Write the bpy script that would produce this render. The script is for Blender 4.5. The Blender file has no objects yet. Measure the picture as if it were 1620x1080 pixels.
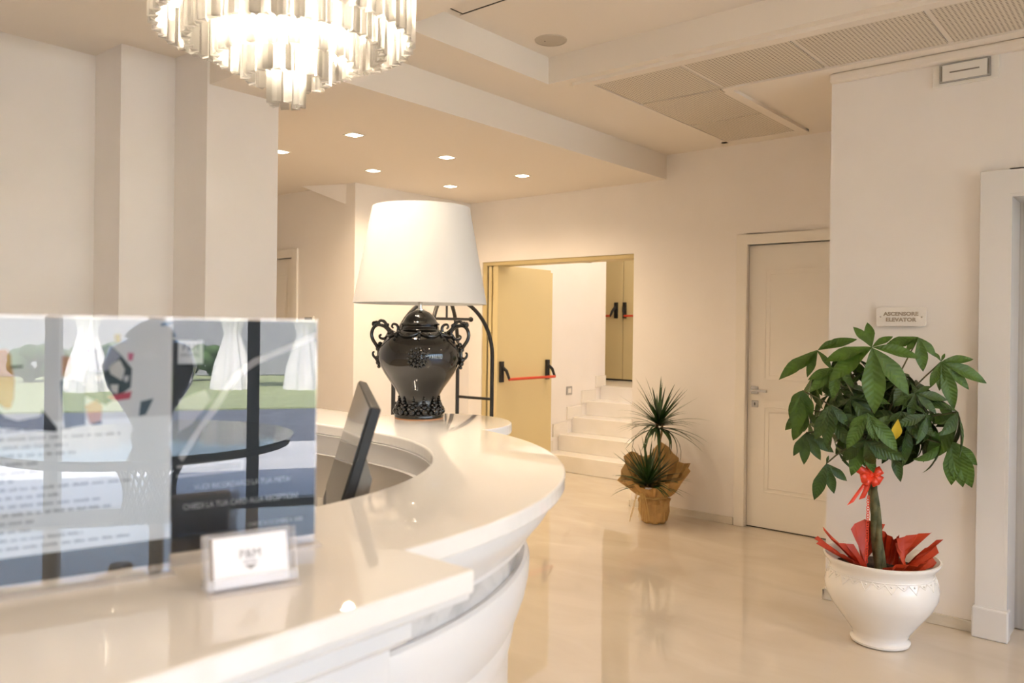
import bpy, bmesh, math, random
from mathutils import Vector, Matrix, Euler
random.seed(7)
PI = math.pi
SC = bpy.context.scene
COL = SC.collection

# ------------------------------------------------------------------ camera, world, sun, exposure
cam_d = bpy.data.cameras.new('camera')
cam = bpy.data.objects.new('camera', cam_d)
COL.objects.link(cam)
SC.camera = cam
YAW, PITCH, ROLL, CAM_H = math.radians(40.1), math.radians(-0.15), math.radians(0.7), 1.47
F_PX = 1255.0
fwd = Vector((-math.sin(YAW) * math.cos(PITCH), math.cos(YAW) * math.cos(PITCH), math.sin(PITCH)))
rgt0 = Vector((math.cos(YAW), math.sin(YAW), 0))
up0 = rgt0.cross(fwd)
rgt = rgt0 * math.cos(ROLL) + up0 * math.sin(ROLL)
upv = up0 * math.cos(ROLL) - rgt0 * math.sin(ROLL)
cam.matrix_world = Matrix(((rgt.x, upv.x, -fwd.x, 0), (rgt.y, upv.y, -fwd.y, 0), (rgt.z, upv.z, -fwd.z, CAM_H), (0, 0, 0, 1)))
cam_d.sensor_width = 36.0
cam_d.lens = F_PX / 1620 * 36
cam_d.shift_y = -19.5 / 1620
cam_d.clip_start = 0.02
cam_d.dof.use_dof = True
cam_d.dof.focus_distance = 3.4
cam_d.dof.aperture_fstop = 4.0

world = bpy.data.worlds.new('sky')
SC.world = world
world.use_nodes = True
wn = world.node_tree.nodes
wn.clear()
w_out = wn.new('ShaderNodeOutputWorld')
w_bg = wn.new('ShaderNodeBackground')
w_sky = wn.new('ShaderNodeTexSky')
w_sky.sky_type = 'NISHITA'
w_sky.sun_disc = False
w_sky.sun_elevation = math.radians(50)
w_sky.sun_rotation = math.radians(-60)
w_sky.air_density = 1.0
w_sky.dust_density = 2.5
w_sky.ozone_density = 1.0
world.node_tree.links.new(w_sky.outputs[0], w_bg.inputs[0])
world.node_tree.links.new(w_bg.outputs[0], w_out.inputs[0])
w_bg.inputs[1].default_value = 0.9

sun_d = bpy.data.lights.new('sun', 'SUN')
sun_d.energy = 14.0
sun_d.angle = math.radians(0.6)
sun_d.color = (1, 0.95, 0.86)
sun = bpy.data.objects.new('sun', sun_d)
COL.objects.link(sun)
sun.rotation_euler = Vector((0.55, 0.35, -1.0)).to_track_quat('-Z', 'Y').to_euler()   # high, from behind the building: none enters the room
sun.location = (8, 0, 9)

por_d = bpy.data.lights.new('window_portal', 'AREA')
por_d.shape = 'RECTANGLE'
por_d.size = 8.2
por_d.size_y = 2.7
por_d.cycles.is_portal = True
por = bpy.data.objects.new('window_portal', por_d)
COL.objects.link(por)
por.location = (4.44, 0.2, 1.4)
por.rotation_euler = Vector((-1, 0, 0)).to_track_quat('-Z', 'Z').to_euler()

SC.view_settings.view_transform = 'Standard'
SC.view_settings.look = 'None'
SC.view_settings.gamma = 1.0
SC.view_settings.use_curve_mapping = False
SC.view_settings.exposure = 1.15
SC.cycles.sample_clamp_indirect = 8.0
SC.cycles.max_bounces = 12
SC.cycles.diffuse_bounces = 6
SC.cycles.transparent_max_bounces = 24
SC.cycles.caustics_reflective = False
SC.cycles.caustics_refractive = False

# ------------------------------------------------------------------ materials
MATS = {}
def mat(name, color, rough=0.5, metal=0.0, **kw):
    m = bpy.data.materials.new(name)
    m.use_nodes = True
    b = m.node_tree.nodes['Principled BSDF']
    b.inputs['Base Color'].default_value = (*color, 1)
    b.inputs['Roughness'].default_value = rough
    b.inputs['Metallic'].default_value = metal
    for k, v in kw.items():
        b.inputs[k.replace('_', ' ')].default_value = v
    MATS[name] = m
    return m
def nodes_of(m):
    nt = m.node_tree
    return nt, nt.nodes, nt.links, nt.nodes['Principled BSDF']
def noise_color(m, c1, c2, scale, detail=4.0, stretch=(1, 1, 1), lo=0.35, hi=0.65, distortion=0.0, bump=0.0, obj=True):
    nt, N, L, b = nodes_of(m)
    tc = N.new('ShaderNodeTexCoord')
    mp = N.new('ShaderNodeMapping')
    mp.inputs['Scale'].default_value = stretch
    nz = N.new('ShaderNodeTexNoise')
    nz.inputs['Scale'].default_value = scale
    nz.inputs['Detail'].default_value = detail
    nz.inputs['Distortion'].default_value = distortion
    rp = N.new('ShaderNodeValToRGB')
    rp.color_ramp.elements[0].position = lo
    rp.color_ramp.elements[0].color = (*c1, 1)
    rp.color_ramp.elements[1].position = hi
    rp.color_ramp.elements[1].color = (*c2, 1)
    L.new(tc.outputs['Object' if obj else 'Generated'], mp.inputs[0])
    L.new(mp.outputs[0], nz.inputs['Vector'])
    L.new(nz.outputs['Fac'], rp.inputs[0])
    L.new(rp.outputs[0], b.inputs['Base Color'])
    if bump:
        bp = N.new('ShaderNodeBump')
        bp.inputs['Strength'].default_value = bump
        bp.inputs['Distance'].default_value = 0.01
        L.new(nz.outputs['Fac'], bp.inputs['Height'])
        L.new(bp.outputs[0], b.inputs['Normal'])
    return m

M_WALL = noise_color(mat('wall_paint', (0.85, 0.82, 0.795), 0.55), (0.84, 0.81, 0.785), (0.86, 0.83, 0.81), 3.0, bump=0.02)
M_CEIL = mat('ceiling_paint', (0.80, 0.745, 0.68), 0.7)
M_LACQ = mat('white_lacquer', (0.73, 0.725, 0.725), 0.22)
M_DOOR = mat('door_lacquer', (0.83, 0.80, 0.75), 0.35)
M_QUARTZ = mat('white_quartz', (0.80, 0.785, 0.765), 0.02)
M_QUARTZ.node_tree.nodes['Principled BSDF'].inputs['IOR'].default_value = 1.8
M_STAIR = noise_color(mat('stair_marble', (0.83, 0.80, 0.75), 0.18), (0.80, 0.77, 0.71), (0.86, 0.83, 0.79), 4.0, lo=0.3, hi=0.7)
M_SKIRT = noise_color(mat('skirting_marble', (0.70, 0.66, 0.58), 0.2), (0.62, 0.58, 0.50), (0.74, 0.70, 0.63), 6.0, stretch=(1, 1, 3), lo=0.3, hi=0.7)
M_MARBLE = noise_color(mat('veined_marble', (0.7, 0.7, 0.68), 0.2), (0.30, 0.30, 0.30), (0.62, 0.61, 0.60), 5.0, detail=7, lo=0.32, hi=0.52, distortion=1.6)
M_FIRE = mat('fire_door_paint', (0.66, 0.55, 0.30), 0.45)
M_FIRE2 = mat('fire_door_frame', (0.58, 0.47, 0.24), 0.5)
M_BLACK = mat('black_plastic', (0.012, 0.012, 0.013), 0.4)
M_RED = mat('red_bar', (0.60, 0.06, 0.02), 0.4)
M_STEEL = mat('brushed_steel', (0.45, 0.45, 0.46), 0.35, 1.0)
M_CHROME = mat('chrome', (0.75, 0.74, 0.72), 0.12, 1.0)
M_DARKGAP = mat('dark_gap', (0.02, 0.018, 0.015), 0.8)
M_CERAM = mat('black_ceramic', (0.012, 0.011, 0.009), 0.05, 0.0, Coat_Weight=0.5)
M_TUBE = mat('black_tube', (0.016, 0.016, 0.017), 0.35)
M_SHADE = mat('white_shade_fabric', (0.60, 0.58, 0.55), 0.8)
M_TERRA = mat('terracotta', (0.5, 0.25, 0.12), 0.8)
M_POT = mat('white_glaze', (0.85, 0.83, 0.80), 0.12)
M_SOIL = noise_color(mat('soil', (0.05, 0.03, 0.02), 0.95), (0.02, 0.012, 0.008), (0.08, 0.05, 0.03), 60)
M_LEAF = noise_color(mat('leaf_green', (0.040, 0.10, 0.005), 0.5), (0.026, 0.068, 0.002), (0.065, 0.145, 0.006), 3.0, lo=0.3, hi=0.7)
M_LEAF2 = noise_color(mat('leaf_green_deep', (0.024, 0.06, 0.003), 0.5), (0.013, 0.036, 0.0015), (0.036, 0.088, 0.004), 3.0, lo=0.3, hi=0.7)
def veins(m):
    nt, N, L, b = nodes_of(m)
    tc = N.new('ShaderNodeTexCoord')
    sp = N.new('ShaderNodeSeparateXYZ')
    ab = N.new('ShaderNodeMath'); ab.operation = 'ABSOLUTE'
    k1 = N.new('ShaderNodeMath'); k1.operation = 'MULTIPLY'; k1.inputs[1].default_value = -70.0
    k2 = N.new('ShaderNodeMath'); k2.operation = 'MULTIPLY_ADD'; k2.inputs[1].default_value = 75.0
    sn = N.new('ShaderNodeMath'); sn.operation = 'SINE'
    bp = N.new('ShaderNodeBump'); bp.inputs['Strength'].default_value = 0.22; bp.inputs['Distance'].default_value = 0.004
    L.new(tc.outputs['Object'], sp.inputs[0]); L.new(sp.outputs['X'], ab.inputs[0]); L.new(ab.outputs[0], k1.inputs[0])
    L.new(sp.outputs['Y'], k2.inputs[0]); L.new(k1.outputs[0], k2.inputs[2]); L.new(k2.outputs[0], sn.inputs[0])
    L.new(sn.outputs[0], bp.inputs['Height']); L.new(bp.outputs[0], b.inputs['Normal'])
veins(M_LEAF); veins(M_LEAF2)
M_YLEAF = mat('leaf_yellow', (0.65, 0.48, 0.03), 0.5)
M_BLADE = noise_color(mat('blade_green', (0.02, 0.055, 0.012), 0.4), (0.012, 0.03, 0.008), (0.03, 0.085, 0.016), 4.0)
M_BARK = noise_color(mat('green_bark', (0.10, 0.11, 0.04), 0.8), (0.05, 0.06, 0.022), (0.16, 0.15, 0.07), 20, bump=0.4)
M_CANE = noise_color(mat('cane_bark', (0.28, 0.18, 0.08), 0.8), (0.18, 0.11, 0.05), (0.36, 0.25, 0.12), 30)
M_RPAPER = noise_color(mat('red_paper', (0.46, 0.035, 0.006), 0.5), (0.36, 0.024, 0.004), (0.54, 0.05, 0.008), 6)
M_RIBBON = mat('red_ribbon', (0.70, 0.05, 0.015), 0.35)
M_KRAFT = noise_color(mat('kraft_paper', (0.48, 0.29, 0.10), 0.75), (0.40, 0.235, 0.08), (0.54, 0.34, 0.13), 8)
M_RAFFIA = mat('raffia', (0.60, 0.42, 0.17), 0.8)
M_SCREEN = mat('screen_glass', (0.020, 0.026, 0.026), 0.10)
M_SCREEN.node_tree.nodes['Principled BSDF'].inputs['IOR'].default_value = 1.4
M_GREYPL = mat('grey_plastic', (0.25, 0.23, 0.20), 0.5)
M_WHITEPL = mat('white_plastic', (0.80, 0.78, 0.74), 0.35)
M_GRILLE = mat('speaker_grille', (0.50, 0.45, 0.38), 0.7)
M_GREYDOOR = noise_color(mat('lift_door_steel', (0.55, 0.55, 0.55), 0.35, 0.85), (0.50, 0.50, 0.50), (0.60, 0.60, 0.59), 2.0, stretch=(40, 40, 0.5))
M_FRAMEGREY = mat('window_aluminium', (0.035, 0.045, 0.055), 0.4)
M_ASPHALT = noise_color(mat('asphalt', (0.12, 0.14, 0.18), 0.9), (0.10, 0.12, 0.155), (0.145, 0.165, 0.205), 8)
M_PAVE = noise_color(mat('pale_paving', (0.62, 0.63, 0.65), 0.6), (0.58, 0.60, 0.62), (0.68, 0.69, 0.70), 2)
M_LAWN = noise_color(mat('lawn', (0.30, 0.36, 0.18), 0.95), (0.26, 0.32, 0.15), (0.36, 0.41, 0.24), 3)
M_HEDGE = noise_color(mat('hedge_leaf', (0.05, 0.11, 0.04), 0.9), (0.03, 0.07, 0.02), (0.09, 0.17, 0.06), 9)
M_CLOTH = mat('white_drape', (0.82, 0.82, 0.84), 0.85)
M_WICKER = mat('dark_wicker', (0.025, 0.022, 0.020), 0.6)
M_TABLEGLASS = mat('tinted_table_glass', (0.03, 0.06, 0.05), 0.05)
M_CARD = mat('white_card', (0.82, 0.80, 0.82), 0.5)
M_INK = mat('grey_ink', (0.30, 0.28, 0.28), 0.7)
M_SIGNINK = mat('sign_grey', (0.40, 0.34, 0.27), 0.5)

def thin_glass(name, tint, ior=1.5, rough=0.0, gain=1.0):
    m = bpy.data.materials.new(name)
    m.use_nodes = True
    nt = m.node_tree
    nt.nodes.clear()
    o = nt.nodes.new('ShaderNodeOutputMaterial')
    mx = nt.nodes.new('ShaderNodeMixShader')
    tr = nt.nodes.new('ShaderNodeBsdfTransparent')
    gl = nt.nodes.new('ShaderNodeBsdfGlossy')
    fr = nt.nodes.new('ShaderNodeFresnel')
    tr.inputs[0].default_value = (*tint, 1)
    gl.inputs['Color'].default_value = (gain, gain, gain, 1)
    gl.inputs['Roughness'].default_value = rough
    fr.inputs[0].default_value = ior
    nt.links.new(fr.outputs[0], mx.inputs[0])
    nt.links.new(tr.outputs[0], mx.inputs[1])
    nt.links.new(gl.outputs[0], mx.inputs[2])
    nt.links.new(mx.outputs[0], o.inputs[0])
    MATS[name] = m
    return m
M_PANE = thin_glass('window_pane', (0.965, 0.945, 0.935), 1.5)
M_ACRYL = thin_glass('clear_acrylic', (0.995, 0.995, 0.995), 1.55)
def edge_acrylic():
    m = bpy.data.materials.new('clear_acrylic_edge')
    m.use_nodes = True
    nt = m.node_tree
    nt.nodes.clear()
    o = nt.nodes.new('ShaderNodeOutputMaterial')
    mx = nt.nodes.new('ShaderNodeMixShader')
    tr = nt.nodes.new('ShaderNodeBsdfTransparent')
    pr = nt.nodes.new('ShaderNodeBsdfPrincipled')
    tr.inputs[0].default_value = (0.99, 0.99, 0.99, 1)
    pr.inputs['Base Color'].default_value = (0.86, 0.85, 0.88, 1)
    pr.inputs['Roughness'].default_value = 0.12
    mx.inputs[0].default_value = 0.25
    nt.links.new(tr.outputs[0], mx.inputs[1])
    nt.links.new(pr.outputs[0], mx.inputs[2])
    nt.links.new(mx.outputs[0], o.inputs[0])
    return m
M_ACRYL2 = edge_acrylic()

def crystal_mat():
    m = bpy.data.materials.new('crystal')
    m.use_nodes = True
    nt = m.node_tree
    nt.nodes.clear()
    o = nt.nodes.new('ShaderNodeOutputMaterial')
    tr = nt.nodes.new('ShaderNodeBsdfTransparent')
    tl = nt.nodes.new('ShaderNodeBsdfTranslucent')
    gl = nt.nodes.new('ShaderNodeBsdfGlossy')
    fr = nt.nodes.new('ShaderNodeFresnel')
    m1 = nt.nodes.new('ShaderNodeMixShader')
    m2 = nt.nodes.new('ShaderNodeMixShader')
    tr.inputs[0].default_value = (0.98, 0.97, 0.95, 1)
    tl.inputs[0].default_value = (0.98, 0.97, 0.95, 1)
    gl.inputs['Color'].default_value = (1, 0.98, 0.94, 1)
    gl.inputs['Roughness'].default_value = 0.06
    fr.inputs[0].default_value = 1.38
    m1.inputs[0].default_value = 0.72
    nt.links.new(tr.outputs[0], m1.inputs[1])
    nt.links.new(tl.outputs[0], m1.inputs[2])
    nt.links.new(fr.outputs[0], m2.inputs[0])
    nt.links.new(m1.outputs[0], m2.inputs[1])
    nt.links.new(gl.outputs[0], m2.inputs[2])
    nt.links.new(m2.outputs[0], o.inputs[0])
    return m
M_CRYSTAL = crystal_mat()

def emis(name, color, s):
    m = bpy.data.materials.new(name)
    m.use_nodes = True
    nt = m.node_tree
    nt.nodes.clear()
    o = nt.nodes.new('ShaderNodeOutputMaterial')
    e = nt.nodes.new('ShaderNodeEmission')
    e.inputs[0].default_value = (*color, 1)
    e.inputs[1].default_value = s
    nt.links.new(e.outputs[0], o.inputs[0])
    return m
M_LENS = emis('downlight_lens', (1.0, 0.86, 0.62), 14.0)
M_BULB = emis('warm_bulb', (1.0, 0.84, 0.62), 220.0)

# polished floor: pale beige stone, soft veins
M_FLOOR = noise_color(mat('polished_stone_floor', (0.62, 0.55, 0.46), 0.0), (0.59, 0.52, 0.425), (0.67, 0.61, 0.52), 1.6, detail=8, stretch=(1, 2.2, 1), lo=0.3, hi=0.7, distortion=0.8)
M_FLOOR.node_tree.nodes['Principled BSDF'].inputs['IOR'].default_value = 1.85

# perforated metal: rows of small holes
def perforated():
    m = mat('perforated_metal', (0.62, 0.55, 0.44), 0.55)
    nt, N, L, b = nodes_of(m)
    tc = N.new('ShaderNodeTexCoord')
    mp = N.new('ShaderNodeMapping')
    mp.inputs['Scale'].default_value = (1 / 0.019, 1 / 0.019, 0)
    fr = N.new('ShaderNodeVectorMath'); fr.operation = 'FRACTION'
    sb = N.new('ShaderNodeVectorMath'); sb.operation = 'SUBTRACT'; sb.inputs[1].default_value = (0.5, 0.5, 0)
    ln = N.new('ShaderNodeVectorMath'); ln.operation = 'LENGTH'
    lt = N.new('ShaderNodeMath'); lt.operation = 'LESS_THAN'; lt.inputs[1].default_value = 0.27
    mx = N.new('ShaderNodeMix'); mx.data_type = 'RGBA'
    mx.inputs[6].default_value = (0.68, 0.62, 0.53, 1)
    mx.inputs[7].default_value = (0.26, 0.22, 0.17, 1)
    L.new(tc.outputs['Object'], mp.inputs[0]); L.new(mp.outputs[0], fr.inputs[0]); L.new(fr.outputs[0], sb.inputs[0])
    L.new(sb.outputs[0], ln.inputs[0]); L.new(ln.outputs['Value'], lt.inputs[0]); L.new(lt.outputs[0], mx.inputs[0])
    L.new(mx.outputs[2], b.inputs['Base Color'])
    return m
M_PERF = perforated()

# ------------------------------------------------------------------ mesh helpers
class MB:
    def __init__(s): s.v, s.f, s.m = [], [], []
    def add(s, vs, fs, mi=0):
        o = len(s.v)
        s.v += [tuple(p) for p in vs]
        s.f += [tuple(i + o for i in f) for f in fs]
        s.m += [mi] * len(fs)
        return s
    def box(s, x0, x1, y0, y1, z0, z1, mi=0):
        vs = [(x, y, z) for z in (z0, z1) for y in (y0, y1) for x in (x0, x1)]
        return s.add(vs, [(0, 2, 3, 1), (4, 5, 7, 6), (0, 1, 5, 4), (2, 6, 7, 3), (0, 4, 6, 2), (1, 3, 7, 5)], mi)
    def prism(s, poly, z0, z1, mi=0):
        n = len(poly)
        vs = [(x, y, z0) for x, y in poly] + [(x, y, z1) for x, y in poly]
        fs = [tuple(range(n - 1, -1, -1)), tuple(range(n, 2 * n))] + [(i, (i + 1) % n, n + (i + 1) % n, n + i) for i in range(n)]
        return s.add(vs, fs, mi)
    def lathe(s, prof, seg=32, c=(0, 0, 0), mi=0, cap=True, fn=None):
        vs, fs = [], []
        k = len(prof)
        for i in range(seg):
            a = 2 * PI * i / seg
            for j, (r, z) in enumerate(prof):
                if fn: r, z = fn(r, z, a, j)
                vs.append((c[0] + r * math.cos(a), c[1] + r * math.sin(a), c[2] + z))
        for i in range(seg):
            n = (i + 1) % seg
            for j in range(k - 1):
                fs.append((i * k + j, n * k + j, n * k + j + 1, i * k + j + 1))
        if cap:
            if prof[0][0] > 1e-6: fs.append(tuple(i * k for i in range(seg - 1, -1, -1)))
            if prof[-1][0] > 1e-6: fs.append(tuple(i * k + k - 1 for i in range(seg)))
        return s.add(vs, fs, mi)
    def tube(s, pts, r, seg=8, mi=0, cap=True, closed=False):
        pts = [Vector(p) for p in pts]
        n = len(pts)
        rs = r if isinstance(r, (list, tuple)) else [r] * n
        vs, fs = [], []
        prev = None
        for i, p in enumerate(pts):
            if closed: t = pts[(i + 1) % n] - pts[i - 1]
            else: t = pts[min(i + 1, n - 1)] - pts[max(i - 1, 0)]
            t.normalize()
            if prev is None:
                a = Vector((0, 0, 1)) if abs(t.z) < 0.9 else Vector((1, 0, 0))
                u = t.cross(a).normalized()
            else:
                u = (prev - t * prev.dot(t)).normalized()
            prev = u
            w = t.cross(u)
            for k in range(seg):
                an = 2 * PI * k / seg
                vs.append(p + (u * math.cos(an) + w * math.sin(an)) * rs[i])
        rng = n if closed else n - 1
        for i in range(rng):
            j = (i + 1) % n
            for k in range(seg):
                l = (k + 1) % seg
                fs.append((i * seg + k, i * seg + l, j * seg + l, j * seg + k))
        if cap and not closed:
            fs.append(tuple(range(seg - 1, -1, -1)))
            fs.append(tuple((n - 1) * seg + k for k in range(seg)))
        return s.add(vs, fs, mi)
    def sphere(s, c, r, seg=12, rings=8, sc=(1, 1, 1), mi=0):
        vs, fs = [], []
        for j in range(rings + 1):
            t = PI * j / rings
            for i in range(seg):
                a = 2 * PI * i / seg
                vs.append((c[0] + r * sc[0] * math.sin(t) * math.cos(a), c[1] + r * sc[1] * math.sin(t) * math.sin(a), c[2] + r * sc[2] * math.cos(t)))
        for j in range(rings):
            for i in range(seg):
                n = (i + 1) % seg
                fs.append((j * seg + i, (j + 1) * seg + i, (j + 1) * seg + n, j * seg + n))
        return s.add(vs, fs, mi)
    def mesh(s, name, mats, smooth=False):
        me = bpy.data.meshes.new(name)
        me.from_pydata(s.v, [], s.f)
        for m in (mats if isinstance(mats, (list, tuple)) else [mats]): me.materials.append(m)
        for p, mi in zip(me.polygons, s.m): p.material_index = mi
        bm = bmesh.new(); bm.from_mesh(me)
        bmesh.ops.remove_doubles(bm, verts=bm.verts, dist=1e-6)
        bmesh.ops.recalc_face_normals(bm, faces=bm.faces)
        bm.to_mesh(me); bm.free()
        if smooth:
            for p in me.polygons: p.use_smooth = True
            me.set_sharp_from_angle(angle=math.radians(smooth if smooth is not True else 40))
        me.update()
        return me
    def build(s, name, mats, parent=None, smooth=False, bevel=0.0, loc=None, rot=None):
        o = bpy.data.objects.new(name, s.mesh(name, mats, smooth))
        COL.objects.link(o)
        if parent: o.parent = parent
        if loc: o.location = loc
        if rot: o.rotation_euler = rot
        if bevel:
            b = o.modifiers.new('bevel', 'BEVEL'); b.width = bevel; b.segments = 2; b.limit_method = 'ANGLE'
        return o
def tag(o, label, cat=None, group=None, kind=None):
    o['label'] = label
    if cat: o['category'] = cat
    if group: o['group'] = group
    if kind: o['kind'] = kind
    return o
def thing(name, label, cat, loc=(0, 0, 0), rz=0, group=None, kind=None):
    o = bpy.data.objects.new(name, None)
    o.empty_display_size = 0.1
    COL.objects.link(o)
    o.location = loc; o.rotation_euler = (0, 0, rz)
    return tag(o, label, cat, group, kind)
def struct(o, label):
    return tag(o, label, kind='structure')
def inst(mesh, name, parent, mtx):
    o = bpy.data.objects.new(name, mesh)
    COL.objects.link(o)
    o.parent = parent
    o.matrix_local = mtx
    return o
def axes(ox, ux, uy, uz):
    return Matrix(((ux[0], uy[0], uz[0], ox[0]), (ux[1], uy[1], uz[1], ox[1]), (ux[2], uy[2], uz[2], ox[2]), (0, 0, 0, 1)))
def text_obj(name, body, size, m, parent, mtx, extrude=0.0006, align='CENTER', xs=1.0, bold=0.0):
    cu = bpy.data.curves.new(name, 'FONT')
    cu.body = body; cu.size = size; cu.extrude = extrude; cu.align_x = align; cu.align_y = 'CENTER'; cu.offset = bold
    cu.resolution_u = 3
    tmp = bpy.data.objects.new(name + '_tmp', cu)
    COL.objects.link(tmp)
    bpy.context.view_layer.update()
    me = bpy.data.meshes.new_from_object(tmp.evaluated_get(bpy.context.evaluated_depsgraph_get()))
    bpy.data.objects.remove(tmp)
    me.name = name
    me.materials.clear(); me.materials.append(m)
    o = bpy.data.objects.new(name, me)
    COL.objects.link(o)
    o.parent = parent
    o.matrix_local = mtx @ Matrix.Diagonal((xs, 1, 1, 1))
    return o

# ------------------------------------------------------------------ room shell
ZC, ZL, ZK = 2.866, 2.67, 3.02          # main ceiling, low ceiling, coffer
YB, YE = 5.669, 4.45                    # back wall, lift wall
struct(MB().box(-7.8, 4.6, -4.2, 8.8, -0.1, 0).build('floor', M_FLOOR), 'polished pale beige stone floor mirroring the plants')

m = MB()
m.box(-5.52, -5.156, YB, YB + 0.2, 0, 3.3)
m.box(-5.156, -3.464, YB, YB + 0.2, 2.09, 3.3)
m.box(-3.464, -2.48, YB, YB + 0.2, 0, 3.3)
m.box(-2.48, -1.68, YB, YB + 0.2, 2.105, 3.3)
m.box(-2.48, -1.68, YB + 0.12, YB + 0.2, 0, 2.105)
m.box(-1.68, 0.6, YB, YB + 0.2, 0, 3.3)
struct(m.build('wall_back', M_WALL), 'white back wall with the stair opening and a white door')
m = MB()
m.box(-1.475, -0.627, YE, YB - 0.01, 0, 3.3)
m.box(-0.627, 0.33, YE, YB - 0.01, 2.13, 3.3)
m.box(-0.627, 0.33, YE + 0.28, YB - 0.01, 0, 2.13)
m.box(0.33, 4.6, YE, YB - 0.01, 0, 3.3)
struct(m.build('wall_elevator', M_WALL), 'white projecting wall that carries the lift sign')
struct(MB().box(-5.52, -5.32, 4.25, YB, 0, 3.3).build('wall_side', M_WALL), 'white side wall behind the table lamp, left of the stair opening')
m = MB()
m.box(-7.8, -7.0, 4.25, 4.45, 0, 3.3).box(-7.0, -6.199, 4.25, 4.45, 2.08, 3.3).box(-7.0, -6.199, 4.33, 4.45, 0, 2.08).box(-6.199, -5.52, 4.25, 4.45, 0, 3.3)
struct(m.build('wall_corridor', M_WALL), 'dim cream corridor wall at the left of the lamp')
m = MB()
m.box(-4.7, -4.37, -4.2, 1.77, 0, 3.3).box(-4.7, -4.07, 1.77, 2.05, 0, 3.3).box(-7.8, -3.74, 2.05, 2.46, 0, 3.3)
struct(m.build('wall_left', M_WALL), 'white wall stepping out in three pilasters on the left')
struct(MB().box(-7.9, -7.8, 2.05, 4.45, 0, 3.3).build('wall_corridor_end', M_WALL), 'end wall of the corridor behind the pilasters')
struct(MB().box(-4.7, 4.6, -4.2, -4.0, 0, 3.3).build('wall_rear', M_WALL), 'plain white wall behind the camera')
m = MB()
m.add([(-5.85, 4.08, ZL), (-5.85, 4.25, ZL), (-5.44, 4.25, ZL), (-5.447, 4.25, 2.50)], [(0, 1, 2), (0, 2, 3), (0, 3, 1), (1, 3, 2)])
struct(m.build('trim_3', M_WALL), 'small triangular plaster wedge under the low ceiling')

# ceilings
m = MB()
m.box(-7.9, -3.17, 2.062, YB, ZL, 3.3)
m.box(-4.7, -3.17, -4.2, 2.062, ZC, 3.3).box(-3.17, -2.79, -4.2, 3.61, ZC, 3.3)
m.box(-3.17, 4.6, 3.61, YB, ZC, 3.3)
m.box(-2.79, 4.6, -4.2, 3.61, ZK, 3.3)
ceiling = struct(m.build('ceiling', M_CEIL), 'white stepped plasterboard ceiling with a coffer and perforated panels')
poly = [(-2.55 + 1.48 * math.cos(2 * PI * i / 96), 0.90 + 1.48 * math.sin(2 * PI * i / 96)) for i in range(96)]
MB().prism(poly, 2.80, 3.05).build('round_canopy', M_CEIL, ceiling)
# perforated panels, each its own piece
def perf_panel(x0, x1, y0, y1):
    w, h = x1 - x0, y1 - y0
    me = MB().box(-w / 2 + 0.001, w / 2 - 0.001, -h / 2 + 0.001, h / 2 - 0.001, -0.006, 0.004).mesh('perforated_panel', M_PERF)
    o = bpy.data.objects.new('perforated_panel', me); COL.objects.link(o); o.parent = ceiling
    o.location = ((x0 + x1) / 2, (y0 + y1) / 2, ZC - 0.004)
XS = [-2.575, -2.02, -1.435, -0.853, -0.27, 0.31]
for i in range(5): perf_panel(XS[i] + 0.012, XS[i + 1] - 0.012, 3.735, 4.25)
perf_panel(-2.565, -2.05, 4.275, 4.89); perf_panel(-2.565, -2.05, 4.905, 5.47)
fr = MB()
def strip(x0, x1, y0, y1, h=0.014): fr.box(x0, x1, y0, y1, ZC - h, ZC + 0.002)
strip(-2.66, 0.40, 3.665, 3.73, 0.02); strip(-2.03, 0.40, 4.253, 4.31, 0.02); strip(-2.62, -2.572, 3.73, 5.53, 0.012)
strip(-2.045, -1.985, 4.31, 5.53, 0.02); strip(-2.62, -1.985, 5.475, 5.53, 0.012)
for x in XS[1:5]: strip(x - 0.012, x + 0.012, 3.73, 4.253, 0.004)
strip(-2.572, -2.045, 4.253, 4.273, 0.002); strip(-2.572, -2.045, 4.892, 4.903, 0.004)
fr.build('panel_frame', M_CEIL, ceiling)
MB().box(-2.575, -2.05, 4.252, 4.256, ZC - 0.007, ZC).build('panel_gap', M_DARKGAP, ceiling)
MB().box(-1.475, 4.6, YE - 0.05, YE, ZC - 0.05, ZC).build('cornice_strip', M_CEIL, ceiling, bevel=0.012)
# access hatch in the coffer
h = MB()
h.box(-2.734, -1.9, 2.83, 2.842, ZK - 0.004, ZK + 0.002).box(-2.738, -2.726, 2.2, 2.842, ZK - 0.004, ZK + 0.002)
h.build('hatch_gap', M_DARKGAP, ceiling)
h = MB(); h.box(-2.76, -1.9, 2.842, 2.87, ZK - 0.006, ZK + 0.002).box(-2.726, -1.9, 2.2, 2.83, ZK - 0.005, ZK + 0.002)
h.build('access_hatch', M_CEIL, ceiling)

# skirting
def skirt(name, boxes, label):
    m = MB()
    for b in boxes: m.box(*b, 0, 0.055)
    struct(m.build(name, M_SKIRT, bevel=0.003), label)
skirt('baseboard_back', [(-3.464, -2.565, YB - 0.014, YB), (-3.478, -3.464, YB - 0.014, YB + 0.2)], 'low grey marble skirting along the back wall behind the wrapped plant')
skirt('baseboard_elevator', [(-1.489, -0.75, YE - 0.014, YE), (-1.489, -1.475, YE - 0.014, YB - 0.1)], 'low marble skirting under the lift wall')
skirt('baseboard_side', [(-5.32, -5.306, 4.25, YB), (-6.13, -5.306, 4.236, 4.25)], 'low marble skirting along the side wall')

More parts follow.
